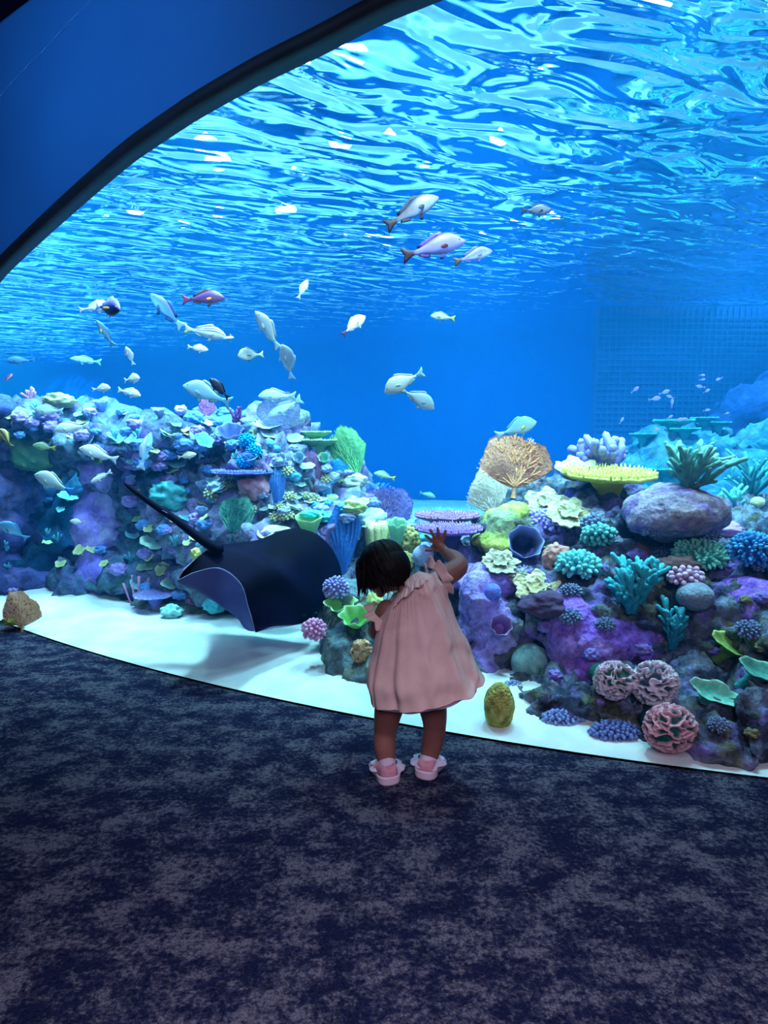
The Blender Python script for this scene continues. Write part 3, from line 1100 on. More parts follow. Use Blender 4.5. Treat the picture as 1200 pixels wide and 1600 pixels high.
def coral(kind, px, py, w, h, base, tip, label, Y=None, cat=None, name=None, group=None, q=None, tilt=0.35, sink=0.0, **kw):
    """plant one coral whose outline in the photograph is centred on px, py and w by h pixels"""
    _k[0] += 1
    seed = _k[0]
    random.seed(seed)
    foot = py + h * 0.5 * kw.pop('foot', 0.75)
    if Y is not None and px < 660 and Y > 4.0:
        Y = dmap(Y)
    body = kind in ('ball', 'barrel', 'mound', 'holes', 'maze', 'knob')
    if Y is not None:
        hq = hit(px, py if body else foot)
        if hq[0].z > .06 and abs(hq[0].y - Y) < .75 and not kw.pop('keep', 0):
            Y = None
    if body and Y is None:
        foot = py + h * .15
    if Y is None:
        p, nor = hit(px, foot)
        Y0 = p.y
    else:
        p, nor = at(px, foot, Y), Vector((0, -0.4, 1)).normalized()
        if p.z < 0.03:
            p = on_z(px, foot, 0.03)
        Y0 = p.y
    s = Y0 / FPX
    W, Hh = w * s, h * s
    spin = random.uniform(0, 6.28)
    q0 = q if q is not None else up_quat(nor, tilt, spin)
    names = dict(table='table_coral', plate='plate_coral', cup='cup_sponge', ball='ball_sponge', maze='folded_coral', knob='knobbly_coral', branch='branching_coral',
                 fan='sea_fan', blade='ribbed_fan', tubes='tube_sponge', tuft='feathery_coral', crust='crust_coral', holes='pitted_sponge', barrel='barrel_sponge', mound='mound_coral')
    nm = name or names[kind]
    cat = cat or ('sponge' if 'sponge' in nm else 'sea fan' if kind == 'fan' else 'coral')
    if kind == 'table':
        # seen nearly edge-on: w wide, thin
        root = thing(nm, label, cat, p, Quaternion((0, 0, 1), spin) if q is None else q, group)
        kn = kw.get('knob', 0.05)
        m = cmat(base, tip, bscale=90 / max(W, .1) * .3)
        hgt = Hh * .8
        disc_part('plate', m, root, W / 2, W / 2, cup=kw.get('cup', 0.16), thick=.03, wav=.03, zw=.25, lobes=9, knob=kn, z0=hgt - W * .5 * kw.get('cup', .16) * .6, seed=seed, nu=72, nv=18)
        if W > .2:
            pm, ph_ = MB(), []
            for i in range(330):                      # short upright nubs crowding the upper face
                rr_, aa = math.sqrt((i + .5) / 330) * .99, 2.39996 * i
                x_, y_ = W * .5 * rr_ * math.cos(aa), W * .5 * rr_ * math.sin(aa)
                z_ = hgt - W * .5 * kw.get('cup', .16) * .6 + kw.get('cup', .16) * W * .5 * rr_ ** 2.2 + .03 * W * .5 * (1 - .75 * rr_ ** 2) + kn * W * .25
                o__ = len(pm.v)
                hh_ = W * random.uniform(.022, .04)
                pm.tube([(x_, y_, z_ - hh_ * .6), (x_ * 1.01, y_ * 1.01, z_ + hh_)], [W * .013, W * .009], n=5)
                ph_ += [.4 + .6 * rr_] * (len(pm.v) - o__)
            set_h(pm.build('polyps', m, root), ph_)
        stem_part(cmat(kw.get('stem', base), kw.get('stem', base)), root, W * .10, W * .22, -.06, hgt - W * .5 * kw.get('cup', .16) * .6, )
    elif kind == 'plate':
        o_ = thing(nm, label, cat, p, q0, group)
        root = o_
        disc_part('plate', cmat(base, tip, bscale=24), root, W / 2, W * .5 * kw.get('asp', .8), cup=kw.get('cup', .12), thick=.035, wav=kw.get('wav', .06), lobes=kw.get('lobes', 5), knob=kw.get('knob', .02), seed=seed, nu=44, nv=9, z0=Hh * .3)
        stem_part(cmat(base, base), root, W * .12, W * .16, -.08, Hh * .3)
    elif kind == 'crust':
        root = thing(nm, label, cat, p, q0, group)
        disc_part('plate', cmat(base, tip, bscale=40, bump=.9, bdist=.012), root, W / 2, W * .45, cup=.1, thick=.05, wav=.10, lobes=6, knob=.10, seed=seed, nu=72, nv=20, z0=Hh * .15)
        disc_part('ridge', cmat(base, tip, bscale=40, bump=.9, bdist=.012), root, W * .24, W * .2, cup=.3, thick=.06, wav=.14, lobes=5, knob=.12, seed=seed + 5, nu=40, nv=10, z0=Hh * .15 + W * .04)
    elif kind == 'cup':
        root = tag(cup_mesh(nm, cmat(base, tip, trans=.25, bump=.2), None, W / 2, Hh * kw.get('tall', 1.0), flare=kw.get('flare', .8), ruf=kw.get('ruf', .08), lobes=kw.get('lobes', 7), r0=kw.get('r0', .3)), label, cat, group)
        root.location = p
        root.rotation_mode = 'QUATERNION'
        root.rotation_quaternion = q if q is not None else up_quat(Vector((random.uniform(-.2, .2), -.5, .8)).normalized(), kw.get('face', .5))
    else:
        if kind in ('ball', 'barrel', 'mound', 'holes', 'maze', 'knob'):
            c = at(px, py, Y0 - kw.get('fwd', .22) * W)   # body centre as seen
            if c.z - Hh * .5 < (.12 if kind == 'barrel' else .02):                        # stands on the sand
                c = at(px, py, on_z(px, py + h * .5, .0).y)
                c.z = min(c.z, Hh * .5 - .008 + (.02 if c.y > 2.7 else 0))
        if kind == 'ball':
            root = ball_mesh(nm, cmat(base, tip, bscale=kw.get('bs', 70), bump=.6), None, W / 2, amp=kw.get('amp', .05), freq=3, seed=seed, zc=0, squash=(1, 1, Hh / W))
        elif kind == 'barrel':
            root = ball_mesh(nm, cmat(base, tip, bscale=90, bump=.8, bdist=.01), None, W / 2, amp=.09, freq=3.5, seed=seed, zc=0, squash=(1, .9, Hh / W), nu=48, nv=36)
        elif kind == 'mound':
            root = ball_mesh(nm, cmat(base, tip, bscale=40, bump=.7), None, W / 2, amp=.5, freq=2.6, seed=seed, zc=0, squash=(1, .8, Hh / W))
        elif kind == 'holes':
            root = ball_mesh(nm, cmat(base, tip, bscale=kw.get('bs', 30), bump=1, bdist=.02, holes=1), None, W / 2, amp=.30, freq=3.0, seed=seed, zc=0, squash=(1, .7, Hh / W), nu=60, nv=40)
        elif kind == 'maze':
            root = thing(nm, label, cat, c, face_quat(), group)
            ball_mesh('folds', cmat(base, tip, bscale=120, bump=.2), root, W / 2, amp=.26, freq=kw.get('freq', 3.3), nu=150, nv=96, kind='maze', seed=seed, zc=0, squash=(1, .75, Hh / W))
            mb = MB()
            mb.tube([(0, 0, -.1 * W), (0, .35 * W, -.2 * W), (0, .35 * W + .12, -.25 * W)], [W * .3, W * .3, W * .3], n=12)
            set_h(mb.build('foot', cmat(base, base), root), np.zeros(len(mb.v)))
            return root
        elif kind == 'knob':
            root = knob_mesh(nm, cmat(base, tip, bscale=120, bump=.15), None, W / 2, W / 2 * kw.get('dep', .8), Hh / 2, kw.get('n', 90), W * kw.get('kr', .07), seed=seed, dome=kw.get('dome', .5), long=kw.get('long', 1.3))
        if kind in ('ball', 'barrel', 'mound', 'holes', 'knob'):
            tag(root, label, cat, group)
            root.location = c
            if kind == 'knob':
                root.rotation_mode = 'QUATERNION'
                root.rotation_quaternion = q if q is not None else Quaternion((1, 0, 0), kw.get('lean', .35)) @ Quaternion((0, 0, 1), spin * 0)
            return root
        if kind == 'branch':
            root = thing(nm, label, cat, p, q if q is not None else face_quat(), group)
            branch_coral(root, cmat(base, tip, bscale=120, bump=.3), W / 2, Hh, n=kw.get('n', 7), thick=kw.get('thick', .09), seed=seed, levels=kw.get('levels', 2),
                         spread=kw.get('spread', .9), stub=kw.get('stub', .3), bend=kw.get('bend', .3), sub=kw.get('sub', (3, 5)))
        elif kind in ('fan', 'blade'):
            root = thing(nm, label, cat, p, q if q is not None else face_quat(), group)
            fan_part('blade', cmat(base, tip, bscale=kw.get('bs', 60), bump=.7, trans=.35, holes=kw.get('holes', 0)), root, W, Hh, seed=seed, rib=kw.get('rib', 0), ang=kw.get('ang', 1.25), notch=kw.get('notch', .09))
            if kw.get('lace', 1):
                fan_lace('veins', cmat(kw.get('vein', tip), kw.get('vein', tip)), root, W, Hh, seed=seed, r0=W * .016, ang=kw.get('ang', 1.25) * .9, y0=-.008, n=kw.get('veins', 7))
            stem_part(cmat(kw.get('vein', tip), kw.get('vein', tip)), root, W * .035, W * .025, -.06, Hh * .05)
        elif kind == 'tubes':
            root = thing(nm, label, cat, p, q if q is not None else face_quat(), group)
            tubes_part(root, cmat(base, tip, bscale=80), kw.get('n', 8), W * .38, Hh, W * kw.get('rad', .1), seed=seed, lean=kw.get('lean', .25))
        elif kind == 'tuft':
            root = tuft_part(None, cmat(base, tip), kw.get('n', 60), W / 2, Hh, W * .016, seed=seed, name=nm)
            tag(root, label, cat, group)
            root.location = p
    return root


Z = Vector((0, 0, 1))
FQ = face_quat
# --- crest of the near slope
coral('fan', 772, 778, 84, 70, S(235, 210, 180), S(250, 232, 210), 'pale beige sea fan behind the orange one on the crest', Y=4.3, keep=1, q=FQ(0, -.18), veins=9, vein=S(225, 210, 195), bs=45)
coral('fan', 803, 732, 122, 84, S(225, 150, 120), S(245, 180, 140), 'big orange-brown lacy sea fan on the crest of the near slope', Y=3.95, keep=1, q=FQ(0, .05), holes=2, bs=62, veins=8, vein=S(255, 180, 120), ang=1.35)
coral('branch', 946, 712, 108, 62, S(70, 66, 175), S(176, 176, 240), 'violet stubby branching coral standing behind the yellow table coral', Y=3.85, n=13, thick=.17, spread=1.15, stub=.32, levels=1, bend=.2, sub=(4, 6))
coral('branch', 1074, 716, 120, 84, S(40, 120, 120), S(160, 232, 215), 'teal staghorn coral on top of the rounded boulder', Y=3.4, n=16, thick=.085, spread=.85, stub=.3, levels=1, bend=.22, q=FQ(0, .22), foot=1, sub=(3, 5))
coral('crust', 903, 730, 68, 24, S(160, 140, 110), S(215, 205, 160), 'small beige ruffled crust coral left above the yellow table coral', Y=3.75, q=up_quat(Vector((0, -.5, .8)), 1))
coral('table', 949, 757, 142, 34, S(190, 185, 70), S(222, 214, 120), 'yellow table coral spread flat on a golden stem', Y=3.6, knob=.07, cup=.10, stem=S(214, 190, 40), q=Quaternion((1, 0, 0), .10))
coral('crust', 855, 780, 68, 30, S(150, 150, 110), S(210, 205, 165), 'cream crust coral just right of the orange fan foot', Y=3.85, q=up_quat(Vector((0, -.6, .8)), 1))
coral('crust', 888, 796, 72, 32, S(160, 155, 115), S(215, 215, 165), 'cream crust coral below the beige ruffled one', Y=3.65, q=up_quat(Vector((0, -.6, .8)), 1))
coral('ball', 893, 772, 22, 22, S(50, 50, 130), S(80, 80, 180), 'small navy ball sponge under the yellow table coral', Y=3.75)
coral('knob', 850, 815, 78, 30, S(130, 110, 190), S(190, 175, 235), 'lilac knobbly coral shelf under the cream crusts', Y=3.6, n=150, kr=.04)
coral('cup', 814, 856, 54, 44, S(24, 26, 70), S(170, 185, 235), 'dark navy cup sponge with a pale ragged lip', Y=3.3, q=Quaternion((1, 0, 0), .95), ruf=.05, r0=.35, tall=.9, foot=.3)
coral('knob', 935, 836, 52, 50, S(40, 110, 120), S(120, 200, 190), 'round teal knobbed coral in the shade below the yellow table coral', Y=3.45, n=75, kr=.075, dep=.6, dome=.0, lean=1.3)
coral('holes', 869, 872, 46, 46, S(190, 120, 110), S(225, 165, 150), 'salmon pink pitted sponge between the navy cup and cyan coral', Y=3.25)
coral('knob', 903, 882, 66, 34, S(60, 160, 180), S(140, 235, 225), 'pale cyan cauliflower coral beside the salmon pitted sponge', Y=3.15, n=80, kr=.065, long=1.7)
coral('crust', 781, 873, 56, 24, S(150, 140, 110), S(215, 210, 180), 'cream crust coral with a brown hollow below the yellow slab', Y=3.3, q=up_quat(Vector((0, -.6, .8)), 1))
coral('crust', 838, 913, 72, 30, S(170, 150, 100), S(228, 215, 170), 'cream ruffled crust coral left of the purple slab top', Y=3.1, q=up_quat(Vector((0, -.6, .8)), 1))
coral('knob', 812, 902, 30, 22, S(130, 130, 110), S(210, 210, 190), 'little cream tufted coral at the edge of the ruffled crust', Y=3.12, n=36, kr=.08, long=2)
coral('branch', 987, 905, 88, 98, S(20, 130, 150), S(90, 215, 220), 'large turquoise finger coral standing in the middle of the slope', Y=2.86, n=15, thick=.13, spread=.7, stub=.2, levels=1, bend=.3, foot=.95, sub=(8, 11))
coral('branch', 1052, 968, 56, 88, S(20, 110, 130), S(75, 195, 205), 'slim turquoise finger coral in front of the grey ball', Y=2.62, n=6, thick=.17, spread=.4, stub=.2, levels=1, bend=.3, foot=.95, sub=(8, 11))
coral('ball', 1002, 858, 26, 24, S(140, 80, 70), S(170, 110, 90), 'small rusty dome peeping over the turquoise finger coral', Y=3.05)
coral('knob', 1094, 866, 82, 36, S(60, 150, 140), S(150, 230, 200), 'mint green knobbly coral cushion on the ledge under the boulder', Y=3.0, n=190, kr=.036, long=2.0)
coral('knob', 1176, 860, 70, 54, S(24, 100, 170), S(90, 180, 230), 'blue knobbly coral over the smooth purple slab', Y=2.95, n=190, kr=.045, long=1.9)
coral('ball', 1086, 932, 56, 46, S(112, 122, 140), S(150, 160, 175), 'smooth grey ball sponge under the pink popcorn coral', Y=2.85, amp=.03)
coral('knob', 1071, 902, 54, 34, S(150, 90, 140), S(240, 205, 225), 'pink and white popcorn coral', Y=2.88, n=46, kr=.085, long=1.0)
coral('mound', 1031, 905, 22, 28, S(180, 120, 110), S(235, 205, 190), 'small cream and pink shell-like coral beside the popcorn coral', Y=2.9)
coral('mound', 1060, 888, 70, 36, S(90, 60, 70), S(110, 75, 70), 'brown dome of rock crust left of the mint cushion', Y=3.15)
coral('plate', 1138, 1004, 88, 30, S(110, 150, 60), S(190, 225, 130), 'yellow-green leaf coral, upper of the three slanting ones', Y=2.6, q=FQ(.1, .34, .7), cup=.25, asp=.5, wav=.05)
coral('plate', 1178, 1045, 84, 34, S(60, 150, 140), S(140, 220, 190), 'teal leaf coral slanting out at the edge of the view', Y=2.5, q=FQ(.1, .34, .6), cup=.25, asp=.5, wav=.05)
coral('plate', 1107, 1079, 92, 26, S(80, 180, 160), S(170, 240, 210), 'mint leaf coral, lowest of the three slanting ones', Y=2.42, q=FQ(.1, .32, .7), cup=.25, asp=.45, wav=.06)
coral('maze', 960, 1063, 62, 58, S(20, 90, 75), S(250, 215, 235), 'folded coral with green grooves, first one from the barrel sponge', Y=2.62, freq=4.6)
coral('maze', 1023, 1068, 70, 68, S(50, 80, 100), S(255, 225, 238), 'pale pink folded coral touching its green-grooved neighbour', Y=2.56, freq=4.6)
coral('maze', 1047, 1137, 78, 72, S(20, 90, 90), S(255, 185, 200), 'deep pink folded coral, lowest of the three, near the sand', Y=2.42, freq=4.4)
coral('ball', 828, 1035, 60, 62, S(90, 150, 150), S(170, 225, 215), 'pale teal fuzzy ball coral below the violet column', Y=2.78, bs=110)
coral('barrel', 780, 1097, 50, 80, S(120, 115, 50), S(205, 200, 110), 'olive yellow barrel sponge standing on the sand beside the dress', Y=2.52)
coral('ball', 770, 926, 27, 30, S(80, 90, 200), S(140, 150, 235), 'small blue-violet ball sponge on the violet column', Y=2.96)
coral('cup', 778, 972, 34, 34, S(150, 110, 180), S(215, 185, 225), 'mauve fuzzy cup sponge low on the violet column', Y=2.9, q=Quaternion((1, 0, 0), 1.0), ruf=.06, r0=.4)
coral('mound', 852, 945, 80, 40, S(70, 50, 80), S(90, 66, 100), 'plum mound with shadow in its colour under the ruffled cream crust', Y=3.1)  # dark plum stands in for the shadow on this dome
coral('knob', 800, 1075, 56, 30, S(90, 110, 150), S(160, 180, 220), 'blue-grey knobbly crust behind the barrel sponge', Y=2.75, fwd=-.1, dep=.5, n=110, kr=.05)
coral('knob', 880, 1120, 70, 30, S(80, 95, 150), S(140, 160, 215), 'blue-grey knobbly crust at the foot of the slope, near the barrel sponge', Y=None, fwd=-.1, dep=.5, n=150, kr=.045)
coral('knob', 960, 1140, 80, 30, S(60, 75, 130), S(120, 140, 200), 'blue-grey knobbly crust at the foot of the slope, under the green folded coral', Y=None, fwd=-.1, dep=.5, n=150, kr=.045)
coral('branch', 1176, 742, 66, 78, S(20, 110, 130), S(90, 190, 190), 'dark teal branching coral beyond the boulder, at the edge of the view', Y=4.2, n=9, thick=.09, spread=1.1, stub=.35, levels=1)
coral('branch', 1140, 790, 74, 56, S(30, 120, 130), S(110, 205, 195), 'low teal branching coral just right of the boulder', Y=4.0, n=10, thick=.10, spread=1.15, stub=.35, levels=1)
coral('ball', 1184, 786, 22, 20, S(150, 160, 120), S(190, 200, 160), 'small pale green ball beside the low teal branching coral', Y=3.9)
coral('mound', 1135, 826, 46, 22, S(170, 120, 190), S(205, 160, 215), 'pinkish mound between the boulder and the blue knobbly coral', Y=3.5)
# --- saddle between the two reefs
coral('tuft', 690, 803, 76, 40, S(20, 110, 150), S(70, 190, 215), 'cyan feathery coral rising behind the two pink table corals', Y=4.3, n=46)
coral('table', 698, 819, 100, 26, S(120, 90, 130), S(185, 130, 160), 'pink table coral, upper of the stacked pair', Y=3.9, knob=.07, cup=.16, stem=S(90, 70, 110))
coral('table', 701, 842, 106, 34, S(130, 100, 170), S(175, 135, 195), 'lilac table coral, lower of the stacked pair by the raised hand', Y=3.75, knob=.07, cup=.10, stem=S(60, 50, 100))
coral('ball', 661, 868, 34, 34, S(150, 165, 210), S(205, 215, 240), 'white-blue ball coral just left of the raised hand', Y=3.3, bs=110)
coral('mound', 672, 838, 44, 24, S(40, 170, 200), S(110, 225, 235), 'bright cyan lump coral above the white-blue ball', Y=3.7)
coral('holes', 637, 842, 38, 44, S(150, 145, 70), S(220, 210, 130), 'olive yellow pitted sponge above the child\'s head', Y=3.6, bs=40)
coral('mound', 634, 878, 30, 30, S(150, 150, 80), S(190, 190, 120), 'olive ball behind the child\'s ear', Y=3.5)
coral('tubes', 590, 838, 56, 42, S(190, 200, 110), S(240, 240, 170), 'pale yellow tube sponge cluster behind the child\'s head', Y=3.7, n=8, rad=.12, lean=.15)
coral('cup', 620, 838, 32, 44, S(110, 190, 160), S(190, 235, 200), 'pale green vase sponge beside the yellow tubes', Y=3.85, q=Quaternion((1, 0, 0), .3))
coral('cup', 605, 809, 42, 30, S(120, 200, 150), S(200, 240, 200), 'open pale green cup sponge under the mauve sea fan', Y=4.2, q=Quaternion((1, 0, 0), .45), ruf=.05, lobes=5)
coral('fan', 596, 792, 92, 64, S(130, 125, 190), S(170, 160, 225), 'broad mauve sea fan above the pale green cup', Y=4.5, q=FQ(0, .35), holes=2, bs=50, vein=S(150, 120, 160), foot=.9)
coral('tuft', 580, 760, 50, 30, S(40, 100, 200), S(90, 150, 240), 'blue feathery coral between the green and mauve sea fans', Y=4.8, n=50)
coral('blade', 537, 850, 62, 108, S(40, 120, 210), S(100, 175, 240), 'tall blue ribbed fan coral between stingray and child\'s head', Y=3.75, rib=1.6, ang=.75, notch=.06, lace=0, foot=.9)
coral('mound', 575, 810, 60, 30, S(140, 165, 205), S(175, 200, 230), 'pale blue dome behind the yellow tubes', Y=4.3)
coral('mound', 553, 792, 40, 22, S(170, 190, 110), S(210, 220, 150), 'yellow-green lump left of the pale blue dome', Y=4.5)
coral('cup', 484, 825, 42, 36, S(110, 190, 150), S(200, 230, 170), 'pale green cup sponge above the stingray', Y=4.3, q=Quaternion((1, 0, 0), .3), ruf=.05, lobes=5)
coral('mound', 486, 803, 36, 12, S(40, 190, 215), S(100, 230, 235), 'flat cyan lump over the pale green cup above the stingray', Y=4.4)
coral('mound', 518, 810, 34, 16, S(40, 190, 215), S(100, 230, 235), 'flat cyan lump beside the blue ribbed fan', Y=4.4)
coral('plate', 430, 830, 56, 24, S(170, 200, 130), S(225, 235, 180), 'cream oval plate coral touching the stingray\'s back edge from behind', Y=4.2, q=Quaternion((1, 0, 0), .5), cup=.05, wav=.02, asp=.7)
# --- foot rock beside the child
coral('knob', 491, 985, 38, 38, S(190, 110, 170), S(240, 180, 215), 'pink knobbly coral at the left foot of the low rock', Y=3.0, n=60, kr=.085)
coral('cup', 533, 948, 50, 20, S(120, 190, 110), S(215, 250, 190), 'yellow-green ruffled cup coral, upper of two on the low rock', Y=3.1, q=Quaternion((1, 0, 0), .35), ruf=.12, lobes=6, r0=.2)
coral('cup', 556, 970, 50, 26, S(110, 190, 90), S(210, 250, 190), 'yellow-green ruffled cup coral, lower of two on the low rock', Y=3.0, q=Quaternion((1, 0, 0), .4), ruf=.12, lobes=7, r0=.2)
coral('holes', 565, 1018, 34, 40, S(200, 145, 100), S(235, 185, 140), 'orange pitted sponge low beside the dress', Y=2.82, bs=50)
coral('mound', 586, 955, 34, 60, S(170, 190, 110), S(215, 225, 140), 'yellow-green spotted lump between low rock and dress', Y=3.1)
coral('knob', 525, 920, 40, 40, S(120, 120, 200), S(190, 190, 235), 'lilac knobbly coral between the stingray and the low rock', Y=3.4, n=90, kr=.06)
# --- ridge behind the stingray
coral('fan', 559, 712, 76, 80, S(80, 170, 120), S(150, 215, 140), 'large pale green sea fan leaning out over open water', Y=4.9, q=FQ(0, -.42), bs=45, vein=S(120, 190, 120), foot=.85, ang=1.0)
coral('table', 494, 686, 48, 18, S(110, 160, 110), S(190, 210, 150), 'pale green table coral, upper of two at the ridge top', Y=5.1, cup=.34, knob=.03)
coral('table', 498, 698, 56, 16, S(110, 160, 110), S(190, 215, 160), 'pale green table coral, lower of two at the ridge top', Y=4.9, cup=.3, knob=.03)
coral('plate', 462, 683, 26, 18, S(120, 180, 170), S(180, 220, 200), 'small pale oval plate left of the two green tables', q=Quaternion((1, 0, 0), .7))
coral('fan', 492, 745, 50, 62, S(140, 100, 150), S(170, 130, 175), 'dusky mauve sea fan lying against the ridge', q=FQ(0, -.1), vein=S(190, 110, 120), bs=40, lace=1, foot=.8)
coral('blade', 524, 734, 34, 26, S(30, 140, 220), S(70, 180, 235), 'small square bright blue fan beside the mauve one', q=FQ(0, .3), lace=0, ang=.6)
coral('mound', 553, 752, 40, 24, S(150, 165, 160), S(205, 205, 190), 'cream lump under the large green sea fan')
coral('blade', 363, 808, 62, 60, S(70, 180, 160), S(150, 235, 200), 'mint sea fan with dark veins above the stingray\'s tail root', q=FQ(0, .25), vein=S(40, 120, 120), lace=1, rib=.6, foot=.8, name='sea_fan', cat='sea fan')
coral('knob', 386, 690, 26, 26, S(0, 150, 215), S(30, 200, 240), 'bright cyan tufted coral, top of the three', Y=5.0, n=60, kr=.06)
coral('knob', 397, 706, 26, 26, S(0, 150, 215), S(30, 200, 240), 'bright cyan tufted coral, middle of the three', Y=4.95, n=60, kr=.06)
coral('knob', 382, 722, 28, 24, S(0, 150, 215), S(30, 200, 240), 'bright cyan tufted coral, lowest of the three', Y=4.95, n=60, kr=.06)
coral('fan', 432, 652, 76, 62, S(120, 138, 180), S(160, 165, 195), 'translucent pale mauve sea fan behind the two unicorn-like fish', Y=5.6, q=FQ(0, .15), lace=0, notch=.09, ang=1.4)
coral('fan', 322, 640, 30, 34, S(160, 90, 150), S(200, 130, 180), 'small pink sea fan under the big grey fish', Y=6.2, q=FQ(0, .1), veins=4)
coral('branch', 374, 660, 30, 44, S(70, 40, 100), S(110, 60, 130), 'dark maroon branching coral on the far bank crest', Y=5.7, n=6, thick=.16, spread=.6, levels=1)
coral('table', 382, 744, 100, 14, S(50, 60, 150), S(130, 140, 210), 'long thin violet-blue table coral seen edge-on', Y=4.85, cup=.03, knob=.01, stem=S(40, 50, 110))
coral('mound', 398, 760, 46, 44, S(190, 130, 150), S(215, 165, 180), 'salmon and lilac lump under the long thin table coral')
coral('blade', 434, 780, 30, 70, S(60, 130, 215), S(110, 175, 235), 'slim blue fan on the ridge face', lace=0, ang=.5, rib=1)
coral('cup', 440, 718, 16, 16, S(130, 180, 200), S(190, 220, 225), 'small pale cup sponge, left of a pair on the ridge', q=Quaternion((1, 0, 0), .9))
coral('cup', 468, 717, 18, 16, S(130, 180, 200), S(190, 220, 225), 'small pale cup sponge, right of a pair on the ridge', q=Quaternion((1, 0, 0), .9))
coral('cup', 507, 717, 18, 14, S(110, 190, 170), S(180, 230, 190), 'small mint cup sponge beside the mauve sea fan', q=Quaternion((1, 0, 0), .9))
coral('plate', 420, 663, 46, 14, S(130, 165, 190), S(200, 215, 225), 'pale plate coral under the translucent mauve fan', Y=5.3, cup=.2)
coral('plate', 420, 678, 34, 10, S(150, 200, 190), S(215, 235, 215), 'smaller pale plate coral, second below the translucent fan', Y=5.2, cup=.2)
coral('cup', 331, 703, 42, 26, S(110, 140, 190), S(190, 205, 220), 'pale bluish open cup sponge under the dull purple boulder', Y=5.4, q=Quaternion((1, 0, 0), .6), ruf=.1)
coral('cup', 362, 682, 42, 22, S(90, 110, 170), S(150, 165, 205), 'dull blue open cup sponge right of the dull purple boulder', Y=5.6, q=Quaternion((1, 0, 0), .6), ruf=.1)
# --- on the sand at the left
coral('fan', 34, 952, 68, 58, S(235, 190, 160), S(250, 215, 190), 'lone orange-beige sea fan rooted in the sand by the window edge', Y=4.0, keep=1, holes=2, bs=40, notch=.09, ang=1.45, vein=S(210, 170, 130), foot=.95)
coral('mound', 22, 968, 34, 16, S(120, 150, 60), S(170, 190, 90), 'low yellow-green lump at the foot of the lone sea fan', Y=3.98)
coral('tubes', 215, 926, 34, 50, S(170, 110, 170), S(215, 150, 185), 'slender pink finger sponge left of the violet table', Y=4.6, n=6, rad=.06, lean=.9)
coral('tubes', 297, 927, 26, 40, S(180, 110, 150), S(220, 140, 160), 'pink tube sponge cluster beside the stingray\'s wing tip', Y=4.5, n=8, rad=.10, lean=.2)
coral('table', 243, 937, 66, 20, S(110, 110, 190), S(160, 160, 215), 'pale violet table coral low over the sand', Y=4.45, cup=.05, knob=.02)
coral('mound', 268, 955, 32, 22, S(110, 190, 190), S(170, 225, 215), 'pale mint lump on the small rubble rock', Y=4.3)
coral('mound', 336, 945, 34, 24, S(60, 160, 180), S(90, 200, 205), 'teal dome on the small rubble rock', Y=4.3)
coral('plate', 233, 882, 36, 16, S(100, 170, 150), S(190, 220, 160), 'yellow-edged plate coral left of the stingray, above the violet table', Y=5.0)
coral('mound', 306, 868, 18, 24, S(190, 190, 110), S(230, 220, 130), 'small yellow lump at the stingray\'s tail root', Y=5.0)
coral('plate', 248, 842, 56, 12, S(110, 180, 180), S(190, 225, 190), 'long pale green plate crossed by the stingray\'s tail', Y=5.3)
coral('mound', 262, 775, 54, 44, S(50, 130, 140), S(80, 165, 160), 'large dim green dome above the stingray\'s tail')
coral('mound', 50, 705, 66, 66, S(70, 130, 110), S(120, 170, 120), 'big yellow-green mound over the cave mouth', Y=6.4)
coral('mound', 92, 626, 46, 22, S(130, 140, 110), S(165, 170, 120), 'mossy hump on the skyline of the far bank', Y=7.0)
coral('branch', 48, 615, 36, 22, S(160, 110, 140), S(190, 140, 150), 'reddish stubby coral on the skyline of the far bank', Y=7.0, n=7, thick=.16, levels=0)
coral('ball', 2, 640, 30, 24, S(40, 60, 120), S(70, 90, 150), 'dark blue lump on the bank at the very edge of the view', Y=6.0)

LAND = [('yellow-green mound', 50, 705), ('mossy hump', 92, 626), ('dull purple boulder', 305, 665), ('dark maroon coral', 374, 660), ('three bright cyan corals', 388, 705),
        ('long thin table coral', 382, 740), ('mint sea fan', 363, 808), ('dim green dome', 262, 775), ('long green plate', 248, 842), ('low violet table', 243, 935), ('yellow-edged plate', 233, 882),
        ('cave mouth', 80, 800), ('violet pillar', 155, 760), ('dull blue cup', 362, 682), ('pale bluish cup', 331, 703), ('translucent fan', 432, 652), ('two green tables', 494, 690), ('dusky mauve fan', 492, 745),
        ('large green sea fan', 559, 712), ('salmon lump', 398, 760), ('slim blue fan', 434, 780), ('pale green cup', 484, 825), ('cream oval plate', 430, 830), ('broad mauve fan', 596, 792), ('pale blue dome', 575, 810),
        ('blue ribbed fan', 537, 850), ('trio of white fish', 190, 610), ('striped hollow', 292, 712), ('purple slab', 940, 990), ('smooth purple slab', 1180, 935), ('olive barrel sponge', 780, 1095), ('teal ball', 828, 1035),
        ('green-grooved folded coral', 960, 1063), ('pale pink folded coral', 1023, 1068), ('deep pink folded coral', 1047, 1137), ('slim turquoise coral', 1052, 968), ('large turquoise coral', 987, 905), ('grey ball', 1086, 932),
        ('mint leaf coral', 1107, 1079), ('yellow-green leaf coral', 1138, 1004), ('teal leaf coral', 1178, 1045), ('mint cushion', 1094, 866), ('blue knobbly coral', 1176, 860), ('rounded boulder', 1050, 800), ('navy cup', 814, 856),
        ('salmon pitted sponge', 869, 872), ('cyan cauliflower coral', 903, 882), ('round teal coral', 935, 836), ('mauve cup sponge', 778, 972), ('violet ball sponge', 770, 926), ('ruffled cream crust', 838, 913)]
LAND.remove(('striped hollow', 292, 712))


